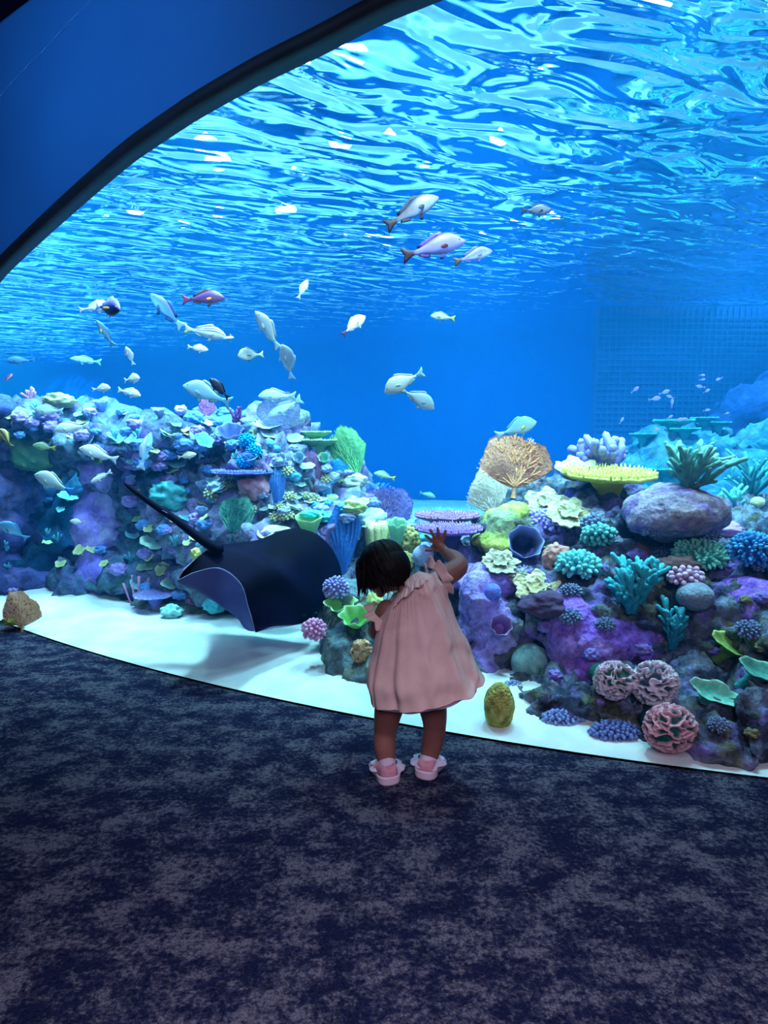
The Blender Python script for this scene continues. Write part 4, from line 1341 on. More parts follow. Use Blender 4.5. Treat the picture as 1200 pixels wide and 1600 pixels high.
def near_label(short, px, py):
    n_, lx, ly = min(LAND, key=lambda l: (l[1] - px) ** 2 + (l[2] - py) ** 2)
    dx, dy = px - lx, py - ly
    side = ('right of' if dx > 0 else 'left of') if abs(dx) > abs(dy) else ('below' if dy > 0 else 'above')
    d = math.hypot(dx, dy)
    return '%s %s %s the %s' % (short, 'close' if d < 22 else 'a little way' if d < 42 else 'further off', side, n_) if side not in ('below', 'above') else '%s %s %s the %s' % (short, 'just' if d < 22 else 'a little' if d < 42 else 'well', side, n_)


# small growths all over the far bank and the ridge: alike from here, told apart only by kind
SMALL = [
    ('plate', S(70, 150, 170), S(150, 215, 210), 'small blue-green plate coral on the far bank', 'small plate corals on the far bank', 22, 10),
    ('plate', S(150, 170, 110), S(215, 225, 160), 'small yellowish plate coral on the far bank', 'small yellowish plate corals', 20, 9),
    ('cup', S(80, 120, 180), S(170, 200, 225), 'small pale blue cup sponge on the far bank', 'small cup sponges on the far bank', 18, 14),
    ('mound', S(60, 110, 190), S(110, 160, 215), 'small blue lump coral on the far bank', 'small blue lumps on the far bank', 20, 14),
    ('branch', S(40, 110, 150), S(120, 200, 210), 'small cyan bushy coral on the far bank', 'small bushy corals on the far bank', 20, 16),
    ('mound', S(130, 110, 190), S(170, 150, 215), 'small lilac lump coral on the far bank', 'small lilac lumps on the far bank', 20, 14),
]
r_ = random.Random(5)
REG_FAR = [(15, 640, 115, 690, 18), (120, 640, 400, 720, 84), (200, 720, 330, 860, 46), (205, 860, 290, 930, 14), (10, 850, 195, 925, 10), (60, 740, 120, 880, 7)]
for (x0, y0, x1, y1, cnt) in REG_FAR:
    for c in range(cnt):
        k, b_, t_, lab, grp, w, h = r_.choice(SMALL)
        px, py = r_.uniform(x0, x1), r_.uniform(y0, y1)
        s = r_.uniform(.7, 1.4)
        kw = dict(n=6, thick=.14, levels=0) if k == 'branch' else {}
        if hit(px, py)[0].y > 14:
            continue
        coral(k, px, py, w * s, h * s, b_, t_, near_label(lab.split(' on the ')[0].split(' in a ')[0], px, py), group=grp, tilt=.5, foot=0, **kw)
SMALL2 = [
    ('plate', S(130, 180, 180), S(205, 225, 215), 'small pale plate coral on the ridge behind the stingray', 'small plates on the ridge', 22, 9),
    ('mound', S(120, 140, 200), S(180, 195, 225), 'small lilac-blue lump on the ridge behind the stingray', 'small lumps on the ridge', 20, 14),
    ('mound', S(60, 150, 200), S(110, 200, 225), 'small sky-blue lump on the ridge behind the stingray', 'small sky-blue lumps on the ridge', 18, 13),
    ('knob', S(150, 160, 120), S(210, 215, 170), 'small cream knobbly coral on the ridge behind the stingray', 'small cream knobs on the ridge', 20, 14),
]
for (x0, y0, x1, y1, cnt) in [(400, 690, 520, 800, 42), (330, 740, 400, 800, 16), (430, 780, 620, 830, 24), (290, 850, 330, 930, 4), (500, 740, 560, 800, 8)]:
    for c in range(cnt):
        k, b_, t_, lab, grp, w, h = r_.choice(SMALL2)
        px, py = r_.uniform(x0, x1), r_.uniform(y0, y1)
        if hit(px, py)[0].y > 12:
            continue
        s = r_.uniform(.7, 1.3)
        kw = dict(n=30, kr=.09) if k == 'knob' else {}
        coral(k, px, py, w * s, h * s, b_, t_, near_label(lab.split(' on the ')[0].split(' in a ')[0], px, py), group=grp, foot=0, **kw)
SMALL3 = [
    ('knob', S(80, 95, 125), S(135, 155, 190), 'small blue-grey knobbly crust in a hollow of the near slope', 'small blue-grey crusts on the near slope', 34, 22),
    ('mound', S(90, 90, 60), S(140, 140, 100), 'small olive lump in a hollow of the near slope', 'small olive lumps on the near slope', 24, 16),
    ('mound', S(100, 80, 160), S(150, 130, 205), 'small violet lump in a hollow of the near slope', 'small violet lumps on the near slope', 24, 16),
]
for (x0, y0, x1, y1, cnt) in [(830, 900, 1200, 1160, 30), (820, 800, 1200, 900, 16), (690, 1040, 860, 1110, 8), (690, 900, 740, 1050, 5)]:
    for c in range(cnt):
        k, b_, t_, lab, grp, w, h = r_.choice(SMALL3)
        px, py = r_.uniform(x0, x1), r_.uniform(y0, y1)
        if hit(px, py)[0].z < .10:
            continue
        s = r_.uniform(.7, 1.4)
        kw = dict(n=70, kr=.06) if k == 'knob' else {}
        coral(k, px, py, w * s, h * s, b_, t_, near_label(lab.split(' on the ')[0].split(' in a ')[0], px, py), group=grp, foot=0, fwd=-.15, **kw)
# far teal tables behind the staghorn
for (px, py, w, lab) in [(1052, 660, 60, 'far teal table coral under the pink shoal'), (1100, 655, 40, 'far teal table coral right of the pink shoal'),
                         (1122, 662, 36, 'far teal table coral, outermost of the row'), (1070, 672, 44, 'far teal table coral just above the staghorn tips'), (1004, 680, 40, 'far teal table coral beside the violet stubby coral'),
                         (1040, 735, 60, 'far teal plate low behind the staghorn coral'), (990, 735, 50, 'far teal plate behind the yellow table coral')]:
    coral('table', px, py + 6, w, 14, S(40, 140, 140), S(80, 190, 160), lab, Y=6.9, cup=.22, knob=.02)

# dark netting panel in the far wall
pn = thing('netting_panel', 'dark netted service panel in the far wall behind the pink shoal', 'panel', at(1120, 600, 8.6))
x0, x1 = at(932, 600, 8.6).x - pn.location.x, 2.5
z1_, z0_ = WATER_Z - pn.location.z - .02, at(932, 672, 8.6).z - pn.location.z
mb = MB()
mb.box(((x0 + x1) / 2, .12, (z0_ + z1_) / 2 - .4), ((x1 - x0) / 2, .1, (z1_ - z0_) / 2 + .4))
mb.build('backing', mat('panel_dark_blue', S(14, 70, 150), S(12, 60, 135), scale=1), pn, smooth=False)
mb = MB()
for k in range(int((x1 - x0) / .08)):
    mb.box((x0 + k * .08, 0, (z0_ + z1_) / 2), (.006, .006, (z1_ - z0_) / 2))
for k in range(int((z1_ - z0_) / .08)):
    mb.box(((x0 + x1) / 2, 0, z0_ + k * .08), ((x1 - x0) / 2, .006, .006))
o = mb.build('net', mat('net_cord', S(28, 84, 150), S(24, 76, 140), scale=3), pn, smooth=False)
o['kind'] = 'stuff'

# ---------------------------------------------------------------- fish
def fish_mat(back, side, belly, stripes=None, k=0):
    m, nt, N, L, P = new_mat('fish_skin')
    a = N.new('ShaderNodeAttribute')
    a.attribute_name = 'h'
    tc = N.new('ShaderNodeTexCoord')
    nz = N.new('ShaderNodeTexNoise')
    nz.inputs['Scale'].default_value = 9
    L.new(tc.outputs['Generated'], nz.inputs['Vector'])
    ma = N.new('ShaderNodeMath')
    ma.operation = 'MULTIPLY_ADD'
    ma.inputs[1].default_value = 0.18
    L.new(nz.outputs['Fac'], ma.inputs[0])
    sb = N.new('ShaderNodeMath')
    sb.operation = 'SUBTRACT'
    sb.inputs[1].default_value = 0.09
    L.new(a.outputs['Fac'], sb.inputs[0])
    L.new(sb.outputs[0], ma.inputs[2])
    r = N.new('ShaderNodeValToRGB')
    e = r.color_ramp.elements
    e[0].position, e[0].color = 0.2, rgb(belly)
    e[1].position, e[1].color = 0.85, rgb(back)
    q = e.new(0.52)
    q.color = rgb(side)
    L.new(ma.outputs[0], r.inputs[0])
    col = r.outputs[0]
    if stripes:
        w = N.new('ShaderNodeMath')
        w.operation = 'MULTIPLY'
        w.inputs[1].default_value = 34
        L.new(a.outputs['Fac'], w.inputs[0])
        sn = N.new('ShaderNodeMath')
        sn.operation = 'SINE'
        L.new(w.outputs[0], sn.inputs[0])
        g = N.new('ShaderNodeMath')
        g.operation = 'GREATER_THAN'
        g.inputs[1].default_value = 0.35
        L.new(sn.outputs[0], g.inputs[0])
        g2 = N.new('ShaderNodeMath')
        g2.operation = 'GREATER_THAN'
        g2.inputs[1].default_value = 0.45
        L.new(a.outputs['Fac'], g2.inputs[0])
        g3 = N.new('ShaderNodeMath')
        g3.operation = 'MULTIPLY'
        L.new(g.outputs[0], g3.inputs[0])
        L.new(g2.outputs[0], g3.inputs[1])
        mx = N.new('ShaderNodeMix')
        mx.data_type = 'RGBA'
        mx.inputs[7].default_value = rgb(stripes)
        L.new(g3.outputs[0], mx.inputs[0])
        L.new(col, mx.inputs[6])
        col = mx.outputs[2]
    L.new(col, P.inputs['Base Color'])
    P.inputs['Roughness'].default_value = 0.42
    P.inputs['Specular IOR Level'].default_value = 0.45
    v = N.new('ShaderNodeTexVoronoi')
    v.inputs['Scale'].default_value = 40
    L.new(tc.outputs['Generated'], v.inputs['Vector'])
    b = N.new('ShaderNodeBump')
    b.inputs['Strength'].default_value = 0.25
    b.inputs['Distance'].default_value = 0.002
    L.new(v.outputs[0], b.inputs['Height'])
    L.new(b.outputs[0], P.inputs['Normal'])
    return m


EYE_W = mat('fish_eye_ring', S(210, 200, 150), S(200, 190, 140), rough=.3)
EYE_B = mat('eye_black', S(8, 8, 12), S(6, 6, 9), rough=.15, spec=.6)
SHAPES = dict(  # t, half height, half width, centre height
    snapper=[(0, .010, .008, -.035), (.06, .055, .030, -.025), (.16, .105, .055, .0), (.30, .150, .068, .012), (.45, .155, .066, .010), (.62, .120, .050, .006), (.78, .070, .030, .003), (.90, .040, .016, 0), (1, .036, .010, 0)],
    deep=[(0, .012, .010, -.05), (.05, .070, .030, -.035), (.14, .145, .052, -.005), (.28, .205, .064, .01), (.45, .215, .060, .01), (.62, .165, .046, .006), (.78, .085, .028, .002), (.90, .036, .014, 0), (1, .030, .009, 0)],
    oval=[(0, .012, .010, -.01), (.05, .050, .026, -.01), (.15, .110, .045, 0), (.32, .165, .055, 0), (.50, .170, .052, 0), (.68, .125, .040, 0), (.82, .065, .024, 0), (.92, .028, .012, 0), (1, .022, .008, 0)],
    slim=[(0, .010, .008, -.01), (.06, .040, .024, -.008), (.18, .080, .042, 0), (.35, .105, .050, 0), (.52, .100, .046, 0), (.70, .070, .034, 0), (.85, .036, .018, 0), (.94, .022, .010, 0), (1, .020, .008, 0)],
)


def fin(name, pts, m, root, th=.004, y=0.0, q=None, loc=None):
    """thin fin with a rounded cross-section from an outline in the xz plane"""
    pts = [Vector((a, 0, b)) for a, b in pts]
    c = sum(pts, Vector()) / len(pts)
    n_ = len(pts)
    V = [p + Vector((0, 0, 0)) for p in pts] + [c + (p - c) * .6 + Vector((0, th, 0)) for p in pts] + [c + (p - c) * .6 - Vector((0, th, 0)) for p in pts] + [c + Vector((0, th, 0)), c - Vector((0, th, 0))]
    if q is not None:
        V = [q @ v for v in V]
    if loc is not None:
        V = [v + Vector(loc) for v in V]
    F = []
    for i in range(n_):
        j = (i + 1) % n_
        F += [(i, j, n_ + j, n_ + i), (n_ + i, n_ + j, 3 * n_), (j, i, 2 * n_ + i, 2 * n_ + j), (2 * n_ + j, 2 * n_ + i, 3 * n_ + 1)]
    o = mesh_obj(name, V, F, m, root, smooth=True)
    return set_h(o, [0.7] * len(V))


FINM = {}


def fin_mat(c):
    if c not in FINM:
        FINM[c] = mat('fin_%d' % len(FINM), c, tuple(x * .8 for x in c), scale=40, rough=.5, trans=.45)
    return FINM[c]


def fish(name, label, px, py, Lpx, a, Y, shape='snapper', back=S(150, 165, 185), side=S(215, 225, 235), belly=S(240, 245, 250), finc=None, tailc=None, pecc=None,
         yaw=0.0, stripes=None, hs=1.0, group=None, simple=False, curve=0.0, roll=0.0):
    if px < 660 and Y > 4.0:
        Y = dmap(Y)
    finc = finc or tuple(.6 * x + .4 * y for x, y in zip(side, back))
    tailc, pecc = tailc or finc, pecc or finc
    a, yaw = math.radians(a), math.radians(yaw)
    s = Y / FPX * Lpx
    H0 = Vector((math.cos(a), 0, math.sin(a)))
    Z0 = Vector((-math.sin(a), 0, math.cos(a)))
    if Z0.z < -0.01:
        Z0 = -Z0
    Rz = Matrix.Rotation(yaw, 3, Z0)
    H0 = Rz @ H0
    Z0 = Matrix.Rotation(math.radians(roll), 3, H0) @ Z0
    S0 = Z0.cross(H0)
    M = Matrix((H0, S0, Z0)).transposed()
    root = thing(name, label, 'fish', at(px, py, Y), M.to_quaternion(), group)
    root.scale = (s, s, s * hs)
    prof = np.array(SHAPES[shape])
    ts = np.concatenate([np.linspace(0, .12, 5)[:-1], np.linspace(.12, 1, 13)])
    nn = 14
    V, Hh = [], []

    def cy(x):
        return curve * max(0, .2 - x) ** 2 * 1.6
    for t in ts:
        hh, ww, cz = (float(np.interp(t, prof[:, 0], prof[:, i])) for i in (1, 2, 3))
        x = .5 - .80 * t
        for k in range(nn):
            b = 2 * PI * k / nn
            cz_ = math.sin(b)
            V.append((x, ww * math.cos(b) * abs(math.cos(b)) ** .15 + cy(x), cz + hh * cz_))
            Hh.append(.5 + .5 * cz_ * min(1, hh / .1))
    F = grid_faces(nn, len(ts), wrap_u=True)
    V += [(.505, 0, prof[0][3]), (-.31, cy(-.31), 0)]
    Hh += [.5, .5]
    F += [(len(V) - 2, (k + 1) % nn, k) for k in range(nn)] + [(len(V) - 1, (len(ts) - 1) * nn + k, (len(ts) - 1) * nn + (k + 1) % nn) for k in range(nn)]
    set_h(mesh_obj('body', V, F, fish_mat(back, side, belly, stripes), root), Hh)
    tm, fm, pm = fin_mat(tailc), fin_mat(finc), fin_mat(pecc)
    tl = {'snapper': .13, 'deep': .15, 'oval': .12, 'slim': .12}[shape]
    qc = Quaternion((0, 0, 1), -curve * 1.2) if curve else None
    pts = [(0.02, .030), (-.06, .05), (-.13, .09), (-.20, tl), (-.185, .06), (-.155, 0), (-.185, -.06), (-.20, -tl), (-.13, -.09), (-.06, -.05), (0.02, -.03)]
    fin('tail_fin', pts, tm, root, th=.010, q=qc, loc=(-.30, cy(-.30), 0))
    if simple:
        return root

    def top(x):
        t = (.5 - x) / .8
        return float(np.interp(t, prof[:, 0], prof[:, 1])) + float(np.interp(t, prof[:, 0], prof[:, 3])), -float(np.interp(t, prof[:, 0], prof[:, 1])) + float(np.interp(t, prof[:, 0], prof[:, 3]))
    xs_ = [.22, .14, .05, -.05, -.14, -.22]
    pts = [(x, top(x)[0] - .012) for x in xs_] + [(-.25, top(-.22)[0] + .035)] + [(x, top(x)[0] + hgt) for x, hgt in ((-.16, .055), (-.05, .050), (.05, .052), (.14, .040))]
    fin('dorsal_fin', pts, fm, root, th=.006)
    pts = [(-.05, top(-.05)[1] + .012), (-.14, top(-.14)[1] + .012), (-.22, top(-.22)[1] + .012), (-.255, top(-.22)[1] - .03), (-.17, top(-.17)[1] - .05), (-.09, top(-.09)[1] - .05)]
    fin('anal_fin', pts, fm, root, th=.006)
    pts = [(.0, 0), (-.02, -.03), (-.10, -.055), (-.16, -.03), (-.12, .0), (-.05, .02)]
    wd = float(np.interp(.33, prof[:, 0], prof[:, 2]))
    for sgn in (1, -1):
        fin('pectoral_fin', pts, pm, root, th=.005, q=Quaternion((0, 0, 1), -sgn * .55), loc=(.22, sgn * (wd * .96), -.03))
        fin('pelvic_fin', [(.0, 0.0), (-.05, .01), (-.10, -.05), (-.05, -.07)], fm, root, th=.005, loc=(.16, sgn * .02, top(.16)[1] + .012))
        tt = .115
        ye = float(np.interp(tt, prof[:, 0], prof[:, 2]))
        ze = float(np.interp(tt, prof[:, 0], prof[:, 3])) + .022
        mb = MB()
        mb.ball((.5 - .8 * tt, sgn * (ye * .86), ze), (.019, .010, .019), 10, 6)
        e = mb.build('eye', EYE_W, root)
        mb = MB()
        mb.ball((.5 - .8 * tt, sgn * (ye * .86 + .005), ze), (.012, .009, .012), 8, 6)
        mb.build('pupil', EYE_B, e)
    return root


W_ = dict(back=S(215, 220, 230), side=S(240, 242, 246), belly=S(245, 245, 248))
Bc = dict(back=S(150, 205, 220), side=S(205, 232, 236), belly=S(235, 245, 245))
F_ = fish
F_('grouper', 'dark-headed brown fish with a cream flank, top one of three high in the middle', 643, 330, 90, 30, 3.4, 'snapper', S(34, 30, 44), S(84, 66, 62), S(110, 118, 150), tailc=S(70, 40, 40), finc=S(60, 50, 60))
F_('snapper', 'lilac snapper with a maroon side fin and yellow-edged dark tail, mid-water high in the middle', 677, 387, 98, 15, 3.3, 'snapper', S(90, 62, 160), S(128, 108, 200), S(150, 145, 220), tailc=S(90, 50, 50), pecc=S(110, 20, 40), finc=S(120, 90, 170))
F_('snapper', 'smaller lilac-blue snapper just ahead of the lilac one with the maroon fin', 739, 400, 60, 18, 3.4, 'snapper', S(90, 72, 175), S(96, 100, 205), S(180, 185, 235), tailc=S(120, 90, 60), finc=S(130, 110, 200))
F_('dark_fish', 'blackish fish under the glittering surface, right of the brown grouper', 838, 328, 46, 2, 3.6, 'oval', S(30, 28, 40), S(50, 45, 55), S(60, 60, 80), finc=S(40, 40, 50))
F_('goatfish', 'small olive fish with a yellow tail alone under the ripples', 692, 495, 38, 172, 4.0, 'snapper', S(130, 130, 90), S(160, 160, 120), S(180, 190, 170), tailc=S(210, 200, 80))
F_('snapper', 'purple-maroon snapper with an orange side fin on the left', 318, 466, 66, 4, 3.8, 'snapper', S(90, 50, 120), S(80, 35, 80), S(110, 60, 110), tailc=S(150, 60, 110), pecc=S(240, 160, 50), finc=S(110, 60, 40))
F_('surgeonfish', 'black and violet fish with a pale brow turning towards the window', 168, 480, 80, -12, 3.7, 'deep', S(120, 120, 220), S(30, 26, 90), S(12, 10, 30), pecc=S(220, 190, 70), finc=S(190, 190, 240), yaw=-40, hs=.8)
F_('pale_fish', 'white-lilac fish half hidden behind the black and violet one', 148, 480, 50, 10, 3.9, 'deep', S(170, 175, 225), S(205, 210, 240), S(225, 225, 245), hs=.8)
F_('unicornfish', 'long slate-blue fish rising steeply to the upper left', 261, 486, 70, 132, 3.9, 'slim', S(40, 50, 110), S(60, 110, 170), S(110, 170, 210), tailc=S(150, 190, 220), hs=1.35)
F_('striped_fish', 'white fish with thin black stripes along its back', 321, 519, 66, -9, 3.7, 'snapper', S(200, 210, 205), S(215, 225, 230), S(225, 235, 240), stripes=S(40, 44, 60), tailc=S(220, 225, 190))
F_('small_white_fish', 'tiny pink-nosed white fish below the striped one', 309, 544, 32, -8, 3.8, 'oval', S(225, 205, 225), S(240, 235, 240), S(245, 240, 240))
F_('butterflyfish', 'narrow cream fish seen head-on beside the striped one\'s nose', 357, 528, 46, 90, 3.7, 'oval', S(215, 190, 160), S(230, 232, 235), S(225, 235, 240), yaw=78, hs=.8)
F_('butterflyfish', 'round greyish-tan fish seen nearly head-on, middle left', 392, 554, 52, 190, 3.7, 'deep', S(120, 120, 115), S(150, 155, 150), S(205, 215, 205), yaw=52, hs=.85, tailc=S(220, 225, 200))
F_('pale_fish', 'pale fish with a yellow-brown brow heading up, tail trailing down right', 419, 516, 66, 118, 3.6, 'snapper', S(195, 190, 180), S(190, 215, 225), S(215, 230, 235), yaw=25)
F_('pale_fish', 'pale fish pointing straight up with a small black fin spot', 450, 566, 60, 97, 3.6, 'deep', S(150, 170, 200), S(195, 215, 230), S(215, 230, 238), yaw=35, hs=.85)
F_('small_white_fish', 'small white fish rising alone below the surface ripples, left of centre', 473, 452, 32, 62, 3.6, 'oval', **W_)
F_('pale_fish', 'pinkish white fish with a dark rosy tail, left of centre', 552, 508, 50, 45, 3.5, 'deep', S(215, 180, 205), S(230, 220, 232), S(240, 235, 240), tailc=S(110, 60, 110), yaw=20, hs=.85)
F_('bream', 'creamy white bream heading down left with its tail raised, in open blue water', 631, 596, 68, 205, 3.3, 'deep', S(210, 215, 180), S(215, 232, 225), S(230, 240, 232), hs=.9, tailc=S(190, 225, 235))
F_('bream', 'grey-white bream nosing down right below the creamy one', 652, 622, 66, -25, 3.4, 'deep', S(150, 175, 180), S(185, 210, 215), S(205, 225, 225), hs=.85, yaw=20)
F_('surgeonfish', 'pale blue-grey surgeonfish with a yellow side fin over the orange sea fan', 806, 669, 66, 22, 3.7, 'deep', S(90, 150, 175), S(150, 195, 205), S(190, 215, 220), pecc=S(235, 215, 60), tailc=S(190, 225, 235), hs=.92)
F_('goatfish', 'small pale green fish with a yellow tail near the green sea fan tip', 601, 743, 34, 163, 4.4, 'snapper', S(130, 170, 110), S(180, 215, 180), S(200, 225, 200), tailc=S(235, 220, 60))
F_('goatfish', 'tiny teal fish in open water above the pink table corals', 668, 773, 26, -14, 4.4, 'snapper', S(90, 160, 150), S(130, 190, 170), S(150, 200, 190))
F_('unicornfish', 'big grey blunt-headed fish swimming left over the far bank', 324, 615, 78, 157, 3.9, 'snapper', S(150, 165, 165), S(150, 195, 215), S(170, 215, 230), hs=1.15, tailc=S(140, 205, 225))
F_('damselfish', 'black oval fish against the big grey one\'s back', 343, 607, 42, 132, 3.7, 'oval', S(16, 14, 40), S(20, 16, 46), S(24, 20, 50), finc=S(20, 18, 50))
F_('unicornfish', 'pale blue fish facing left, upper of two before the translucent fan', 433, 618, 58, 178, 4.0, 'snapper', **Bc)
F_('unicornfish', 'pale blue fish facing lower left, lower of two before the translucent fan', 445, 637, 60, 207, 4.0, 'slim', hs=1.2, **Bc)
F_('surgeonfish', 'teal fish with two yellow side fins, under the black and violet fish', 165, 521, 44, 112, 3.9, 'slim', S(80, 130, 170), S(130, 185, 210), S(160, 205, 215), pecc=S(240, 200, 90), yaw=30, hs=1.2)
F_('small_white_fish', 'little white fish with a yellow fin, between the surface ripples and the bank', 203, 556, 30, 100, 4.0, 'oval', pecc=S(240, 200, 110), yaw=30, **W_)
F_('small_white_fish', 'white fish with a yellow lip, upper of the trio above the bank', 206, 592, 40, 5, 4.0, 'deep', pecc=S(240, 210, 130), yaw=-35, hs=.8, **W_)
F_('small_white_fish', 'white fish, left one of the trio above the bank', 158, 607, 36, 5, 4.0, 'deep', yaw=-20, hs=.8, **W_)
F_('small_white_fish', 'white fish, lowest of the trio above the bank', 202, 613, 42, -12, 4.0, 'snapper', yaw=-15, **W_)
F_('pale_fish', 'bright cyan-white fish facing left just above the far bank crest', 76, 641, 46, 176, 4.2, 'oval', **Bc)
F_('pale_fish', 'grey-white fish facing left over the yellow-green mound', 112, 668, 56, 186, 4.2, 'snapper', **W_)
F_('bream', 'bright white bream heading left above the violet rock pillar', 154, 709, 62, 160, 3.9, 'snapper', **W_)
F_('unicornfish', 'pale blue fish with a cream forehead standing on its tail over the far bank', 227, 705, 62, 78, 3.9, 'slim', S(215, 205, 190), S(120, 175, 225), S(130, 190, 230), hs=1.2, yaw=15)
F_('surgeonfish', 'white and pale blue surgeonfish in front of the dark cave', 84, 754, 64, 152, 3.7, 'deep', S(205, 210, 190), S(180, 220, 225), S(190, 225, 230), tailc=S(60, 160, 230), hs=.88)
F_('small_white_fish', 'slim white fish facing down left before the violet rock pillar', 158, 745, 38, 207, 4.0, 'slim', **W_)
F_('surgeonfish', 'round pale blue fish low at the edge by the cave', 21, 829, 50, 130, 3.8, 'deep', S(90, 165, 215), S(110, 185, 225), S(130, 195, 230), yaw=35)
F_('small_white_fish', 'tiny cream fish with a yellow tail at the foot of the violet pillar', 121, 815, 24, 175, 4.0, 'oval', tailc=S(240, 210, 70), **W_)
F_('dark_fish', 'little dark red fish at the edge just above the bank', 13, 590, 24, 90, 4.0, 'oval', S(110, 30, 70), S(100, 30, 70), S(110, 50, 90), yaw=55)
F_('goatfish', 'dull olive fish with a bright yellow tail over the yellow-green mound', 69, 698, 36, 172, 4.0, 'oval', S(120, 150, 110), S(140, 170, 130), S(150, 180, 140), tailc=S(225, 205, 50))
F_('pale_fish', 'blurred cyan fish skimming the bright ripples on the left', 134, 563, 48, 172, 4.6, 'slim', S(110, 200, 230), S(150, 220, 240), S(170, 225, 240))
F_('pale_fish', 'faint blue-grey fish under the ripples left of the cyan one', 32, 563, 44, 180, 4.8, 'deep', S(60, 110, 170), S(70, 130, 185), S(80, 140, 190), hs=.6)
F_('small_white_fish', 'small white fish with orange cheeks in the dark hollow of the far bank', 292, 712, 30, 10, 4.2, 'oval', S(235, 225, 200), S(240, 225, 200), S(240, 235, 225))
F_('butterflyfish', 'yellow and black fish at the very edge above the bank', 9, 684, 34, 120, 4.4, 'deep', S(215, 200, 110), S(40, 40, 50), S(200, 180, 110))
F_('small_white_fish', 'small pale fish just right of the trio, over blue lumps', 252, 643, 34, 160, 4.5, 'slim', **Bc)
F_('goatfish', 'pale yellow fish hovering by the blue knobs on the ridge', 514, 780, 32, 15, 4.2, 'oval', S(200, 215, 130), S(215, 230, 160), S(225, 235, 180), tailc=S(225, 210, 80))
F_('small_white_fish', 'small pale fish beside the dark maroon coral', 388, 657, 26, 175, 4.5, 'oval', **Bc)
F_('pale_fish', 'pale lilac fish tail-down above the rosy hollow of the ridge', 306, 695, 44, 112, 4.4, 'slim', **Bc)
F_('dark_fish', 'small bright blue fish with a yellow tail on the ridge face', 497, 773, 22, 178, 4.3, 'oval', S(10, 60, 200), S(10, 70, 220), S(20, 80, 220), tailc=S(240, 210, 40))
PKL = ['little pink fish, upper left one of the shoal', 'plump pink fish heading up in the middle of the shoal', 'little pink fish just right of the plump one', 'dim pink fish below the plump one', 'thin lilac fish left of the plump one',
       'tiny fish, topmost of the stack of four on the right', 'tiny fish, second of the stack of four on the right', 'lilac fish, third of the stack of four on the right', 'pink fish, lowest of the stack of four on the right',
       'tiny lilac fish right of the stack of four', 'tiny fish alone below the stack of four', 'tiny fish over the middle teal table, leftmost', 'pink fish over the middle teal table, centre', 'pink fish over the middle teal table, rightmost',
       'tiny fish over the outermost teal table', 'lilac fish in front of the teal tables', 'little lilac fish low at the left corner of the netting']
PK = dict(back=S(205, 120, 190), side=S(225, 160, 215), belly=S(230, 185, 225))
for i, (x, y, l, a) in enumerate([(992, 609, 15, 40), (1038, 613, 18, 20), (1048, 620, 14, 160), (1050, 630, 15, 90), (1023, 623, 20, 12), (1097, 586, 10, 0), (1097, 593, 11, 10), (1095, 604, 15, 170),
                                  (1104, 611, 12, 30), (1124, 592, 12, 200), (1104, 641, 12, 10), (1046, 652, 12, 30), (1061, 656, 16, 10), (1073, 655, 14, 170), (1135, 646, 9, 20), (1025, 672, 14, 15), (971, 657, 12, 60)]):
    F_('anthias', PKL[i], x, y, l, a, 6.4, 'oval', group='pink shoal before the netting panel', simple=True, **PK)

# ---------------------------------------------------------------- stingray
ray = thing('stingray', 'big dark stingray gliding just behind the window with one wing tip curled up', 'stingray', at(430, 905, 3.15))
RO = ray.location.copy()
rows = [  # across the body: far edge, far mid, near the spine, spine, near mid, fold, curled edge
    [(336, 853), (400, 845), (452, 827), (496, 836), (526, 872), (531, 915), (499, 966)],
    [(336, 855), (388, 853), (432, 852), (472, 862), (502, 890), (511, 925), (497, 967)],
    [(335, 857), (374, 863), (412, 874), (446, 890), (475, 914), (491, 942), (492, 968)],
    [(330, 859), (358, 868), (390, 882), (422, 900), (450, 925), (472, 950), (485, 971)],
    [(312, 868), (322, 885), (348, 900), (378, 918), (407, 940), (434, 962), (458, 977)],
    [(292, 885), (283, 909), (312, 925), (345, 946), (371, 965), (389, 985), (425, 981)],
    [(286, 891), (279, 906), (305, 894), (344, 888), (376, 912), (388, 950), (399, 988)]]
deps = [3.42, 3.30, 3.20, 3.14, 3.02, 2.92, 2.86]
G = np.array([[list(at(x, y, d + .03 * abs(j - 3))) for j, (x, y) in enumerate(r)] for r, d in zip(rows, deps)])


def cr_interp(A, n_):
    """Catmull-Rom resampling of A along its first axis"""
    k = len(A)
    out = []
    for t in np.linspace(0, k - 1, n_):
        i = min(int(t), k - 2)
        f = t - i
        p0, p1, p2, p3 = A[max(i - 1, 0)], A[i], A[i + 1], A[min(i + 2, k - 1)]
        out.append(0.5 * ((2 * p1) + (-p0 + p2) * f + (2 * p0 - 5 * p1 + 4 * p2 - p3) * f ** 2 + (-p0 + 3 * p1 - 3 * p2 + p3) * f ** 3))
    return np.array(out)


nu, nv = 60, 46
A = cr_interp(G, nu)                       # across
A = cr_interp(A.transpose(1, 0, 2), nv)    # along: [nv][nu][3]
du = np.gradient(A, axis=1)
dv = np.gradient(A, axis=0)
nr = np.cross(du, dv)
nr /= np.linalg.norm(nr, axis=2, keepdims=True) + 1e-9
if nr[nv // 2, nu // 3, 2] < 0:
    nr = -nr
uu = np.linspace(0, 1, nu)[None, :]
vv = np.linspace(0, 1, nv)[:, None]
th = .004 + .040 * np.exp(-((uu - .47) / .14) ** 2) * np.sin(PI * np.clip(vv * .92 + .06, 0, 1)) ** .6
topv = A + nr * th[..., None]
botv = A - nr * th[..., None] * .7
V = np.concatenate([topv.reshape(-1, 3), botv.reshape(-1, 3)]) - np.array(RO)
Ft = grid_faces(nu, nv)
Fb = [tuple(reversed([i + nu * nv for i in f])) for f in Ft]
